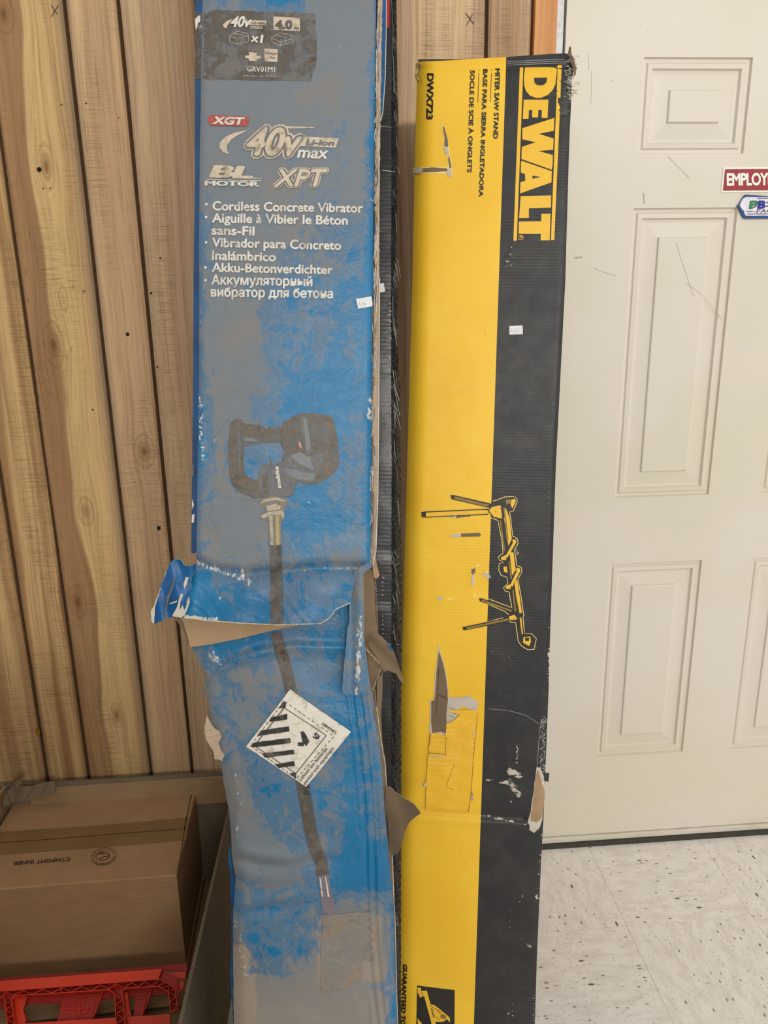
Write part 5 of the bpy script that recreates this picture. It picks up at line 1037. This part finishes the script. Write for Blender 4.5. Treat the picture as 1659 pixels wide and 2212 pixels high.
# crumpled paper tape over the back left corner
TB = Surf((LX, BR.y-.02, ZC), (1, 0, 0), (0, -.1, -1))
sheet('tape_piece', TB, [(66, 1698), (100, 1690), (118, 1687), (120, 1716), (96, 1722), (84, 1722), (60, 1730), (30, 1732), (20, 1715), (40, 1698)], lambda x, y: .012+.004*math.sin(x*.22+y*.1), [kraft('paper_tape', (138, 120, 98))]*2, ct, .001, 4, .8)
sheet('tape_piece', TB, [(0, 1748), (12, 1712), (28, 1696), (42, 1682), (56, 1680), (40, 1700), (34, 1716), (30, 1732), (12, 1742), (0, 1770), (-12, 1790), (-18, 1764)], lambda x, y: .02+.004*math.sin(x*.3-y*.12), [kraft('paper_tape_2', (132, 114, 92))]*2, ct, .001, 4, .8)

# inner sealed box
ZI = .275
FR, BRi, BLi = onz(385, 1890, ZI), onz(425, 1704, ZI), onz(30, 1731, ZI)
u_ = (BRi-BLi); vdep = (FR-BRi); u_.normalize(); vdep = vdep - u_*vdep.dot(u_); Ld = vdep.length; vdep.normalize(); WI = (BRi-BLi).length
A0 = BRi; wI = .40
c0 = A0 - u_*WI; c1 = A0; c2 = A0+vdep*Ld; c3 = c0+vdep*Ld
ib = thing('inner_carton', 'closed brown cardboard box with tape and upside-down stamp, inside the open carton', 'box', (((c0+c2)/2).x, ((c0+c2)/2).y, .006))
def bev_box(c, z0, z1, mat, name, par, r=.003):
    P, F_ = [], []; ce = sum(c, Vector())/4
    for z, k in ((z0, 0), (z1-r, 0), (z1, r)):
        for q in c: d_ = (ce-q); d_.z = 0; d_.normalize(); p = q+d_*k*1.41; P.append(Vector((p.x, p.y, z)))
    for r_ in range(2):
        for k in range(4): F_.append((r_*4+k, r_*4+(k+1) % 4, (r_+1)*4+(k+1) % 4, (r_+1)*4+k))
    F_ += [(3, 2, 1, 0), (8, 9, 10, 11)]; return link_mesh(name, P, F_, mat, par)
M_INB = kraft('inner_carton_board', (170, 136, 100)); bev_box([c0, c1, c2, c3], .0305, ZI, M_INB, 'carton_body', ib)
IT = Surf(tuple(Vector((c0.x, c0.y, ZI))), tuple(u_), tuple(vdep))
sheet('tape', IT, [(-4, 1797.5), (10, 1796.5), (200, 1784), (408, 1766), (402, 1815), (200, 1832), (0, 1847), (-26, 1849)], .0006, M_TAPE, ib, 0, 10)
strokes('flap_seam', IT, [([(-12, 1821), (120, 1812), (250, 1801), (400, 1790)], 1.0), ([(415, 1707), (398, 1790)], 1.6), ([(399, 1790), (384, 1888)], 1.6), ([(404, 1762), (399, 1790)], 1.2)], .0012, M_STAMP, ib)
text('stamp_lettering', IT, 'CTNPGMT INNER', (152, 1851.5), (28, 1861), 8, .0008, M_STAMP, ib, up='d', bold=.03, shear=.1)
def rot_e(cx, cy, rx, ry, a, n=30): return [(cx+rx*math.cos(t)*math.cos(a)-ry*math.sin(t)*math.sin(a), cy+rx*math.cos(t)*math.sin(a)+ry*math.sin(t)*math.cos(a)) for t in [2*math.pi*i/n for i in range(n+1)]]
strokes('round_stamp', IT, [(rot_e(224.5, 1850, 27, 18.5, -.2), 1.1), (rot_e(224.5, 1850, 22, 14.5, -.2), .8), (rot_e(222, 1849, 15, 9, -.2), 1.2), ([(212, 1846), (222, 1842), (236, 1848)], 1.4), ([(214, 1855), (226, 1850), (238, 1852)], 1.4), ([(220, 1858), (232, 1856)], 1.2), ([(216, 1838), (224, 1846)], 1.2)]
        + [([(224.5+24.5*math.cos(t)-4*math.sin(t)*0, 1850+16.5*math.sin(t)-5*math.cos(t)), (224.5+24.5*math.cos(t+.06), 1850+16.5*math.sin(t+.06)-5*math.cos(t))], 2.4) for t in np.arange(.4, 2.9, .17)], .0007, M_STAMP, ib, step=5)
# folded flaps lying in front of it on the carton floor
g1 = onz(400, 2092, .01); 
fp = [Vector((c2.x+.02, c2.y-.004, .012)), Vector((c2.x+.02, c2.y-.075, .02)), Vector((LX+.01, c3.y-.085, .02)), Vector((LX+.01, c3.y-.004, .012))]
for k in range(2):
    v = [p+Vector((0, -.028*k, .006*k)) for p in fp]; v = v+[p-Vector((0, 0, .003)) for p in v]
    link_mesh('floor_flap', v, [(0, 1, 2, 3), (7, 6, 5, 4), (0, 4, 5, 1), (1, 5, 6, 2), (2, 6, 7, 3), (3, 7, 4, 0)], M_KRAFT_B, ct)

for k, (dz0, dz1, fw) in enumerate(((.0065, .0140, .085), (.0145, .0220, .055), (.0225, .0300, .025))):
    q = [c0+u_*.004, c1+u_*.004, c2+u_*.004+vdep*fw, c3+vdep*fw]
    v = [(p.x, p.y, dz1) for p in q]+[(p.x, p.y, dz0) for p in q]
    link_mesh('folded_board', v, [(3, 2, 1, 0), (4, 5, 6, 7), (0, 1, 5, 4), (1, 2, 6, 5), (2, 3, 7, 6), (3, 0, 4, 7)], M_KRAFT_B, ct)

# red plastic ribbed frame
RD = Surf(tuple(onz(200, 2110, .10)), (1, 0.02, 0), (0, -.80, -.52))
za = zt(3.19, 0, 1620)
rd = thing('plastic_frame', 'red-orange plastic frame with zigzag ribs, lying in the open carton', 'plastic frame', tuple(onz(200, 2180, .02)))
zb = zt(3.19, 0, 2040)
sheet('top_rail', RD, zb((-160, 262), (0, 252), (400, 222), (800, 192), (1118, 168), (1092, 238), (1100, 242), (800, 264), (400, 296), (0, 324), (-160, 334)), 0.012, [M_RED, M_RED_SHADE], rd, .012, 10)
sheet('rear_rail', RD, zb((-160, 246), (0, 232), (600, 190), (1290, 130), (1290, 185), (1130, 180), (1100, 195), (600, 235), (0, 270), (-160, 275)), -.012, [M_RED_SHADE, M_RED_SHADE], rd, .004, 10)
sheet('rear_rail', RD, zb((1150, 200), (1282, 185), (1275, 232), (1220, 236), (1215, 262)), -.004, [M_RED, M_RED_SHADE], rd, .004, 10)
sheet('rear_rail', RD, zb((1226, 256), (1270, 250), (1262, 300), (1236, 340)), -.004, [M_RED, M_RED_SHADE], rd, .004, 10)
def web(name, polys, off, mat): 
    for q in polys: sheet(name, RD, q, off, [mat, M_RED_SHADE], rd, .006, 10)
sheet('end_gusset', RD, zb((1118, 168), (1140, 180), (1222, 236), (1232, 330), (1226, 440), (1206, 310), (1150, 262), (1100, 240), (1092, 236)), .004, [M_RED_SHADE, M_RED_SHADE], rd, .006, 10)
# floor of the rib channel
web('channel_floor', [zb((-160, 334), (0, 324), (1100, 240), (1165, 275), (1205, 310), (1225, 440), (1180, 470), (1165, 330), (1095, 288), (850, 300), (850, 560), (870, 640), (812, 640), (800, 400), (782, 320), (95, 352), (80, 370), (110, 640), (60, 640), (25, 380), (0, 372), (-160, 380))], -.006, M_RED_SHADE)
zigs = []
def zz_line(a, b, c, d, n):
    p = []
    for i in range(n+1):
        t = i/n; q = lerp(a, b, t) if i % 2 == 0 else lerp(c, d, t); p.append(q)
    return p
R1, R2 = zb((0, 330))[0], zb((1095, 246))[0]; S1, S2 = zb((20, 356))[0], zb((1090, 286))[0]
zigs += [(zb((-160, 334), (0, 324), (1100, 240), (1160, 272), (1205, 308), (1224, 440), (1182, 468)), 1.7), (zb((95, 352), (420, 334), (740, 312), (770, 320), (790, 345), (805, 640)), 1.7), (zb((870, 640), (850, 400), (838, 318), (860, 302), (1095, 288), (1160, 328), (1178, 470)), 1.7),
         (zb((95, 352), (78, 372), (112, 640)), 1.7), (zb((0, 366), (22, 356), (32, 380), (60, 640)), 1.7), (zz_line(zb((90, 350))[0], zb((760, 312))[0], zb((90, 322))[0], zb((760, 272))[0], 10), 1.3), (zz_line(zb((860, 300))[0], zb((1095, 286))[0], zb((860, 262))[0], zb((1095, 244))[0], 5), 1.3),
         (zb((420, 292), (420, 334)), 1.3), (zb((740, 312), (800, 268), (850, 300)), 1.3), (zb((800, 300), (800, 268)), 1.2), (zb((1095, 286), (1130, 262), (1120, 300), (1165, 282), (1160, 325), (1200, 310)), 1.3), (zb((22, 356), (36, 322), (90, 350)), 1.3),
         (zz_line(zb((1165, 330))[0], zb((1180, 470))[0], zb((1208, 330))[0], zb((1224, 450))[0], 4), 1.3), (zz_line(zb((795, 350))[0], zb((812, 640))[0], zb((842, 350))[0], zb((868, 640))[0], 9), 1.3), (zz_line(zb((30, 385))[0], zb((60, 640))[0], zb((80, 385))[0], zb((110, 640))[0], 8), 1.3)]
strokes('zigzag_rib', RD, zigs, .010, M_RED, rd, .014, 6)
web('cross_member', [zb((-40, 372), (95, 352), (430, 336), (740, 314), (780, 330), (788, 372), (440, 400), (180, 412), (150, 450), (-40, 440)), zb((850, 310), (1090, 290), (1160, 330), (1165, 345), (1040, 352), (860, 366))], -.022, M_RED_SHADE)
web('cross_member', [zb((440, 340), (700, 320), (715, 330), (690, 400), (640, 520), (660, 545), (380, 560), (410, 470), (420, 400)), zb((940, 300), (1050, 295), (1040, 340), (1020, 400), (980, 500), (915, 520), (930, 400))], -.016, M_RED_SHADE)
web('cross_member', [zb((100, 360), (190, 356), (160, 450), (180, 520), (160, 640), (115, 640)), zb((850, 330), (880, 330), (890, 420), (910, 520), (880, 640), (868, 640))], -.012, M_RED)
web('lower_rail', [zb((160, 545), (380, 530), (800, 505), (805, 640), (160, 640)), zb((880, 500), (1172, 480), (1170, 640), (880, 640))], -.004, M_RED)
strokes('hub_rib', RD, [(rot_e(*zb((552, 440))[0], 17, 12, -.15), 1.4), (zb((430, 405), (445, 440), (500, 446), (640, 436), (645, 400), (680, 396)), 1.3), (zb((552, 400), (548, 470), (520, 520)), 1.2), (zb((640, 436), (625, 500), (640, 545)), 1.3), (zb((580, 335), (575, 400)), 1.2), (zb((700, 325), (680, 396)), 1.2), (zb((945, 375), (1025, 368), (1040, 330)), 1.3), (zb((1000, 375), (980, 490)), 1.2)], -.012, M_RED, rd, .006, 6)
strokes('moulded_bar', RD, [(zb((530, 362), (578, 358)), 1.2), (zb((630, 352), (676, 346)), 1.2)], -.008, M_RED, rd, .002)

for im in list(bpy.data.images):
    pass
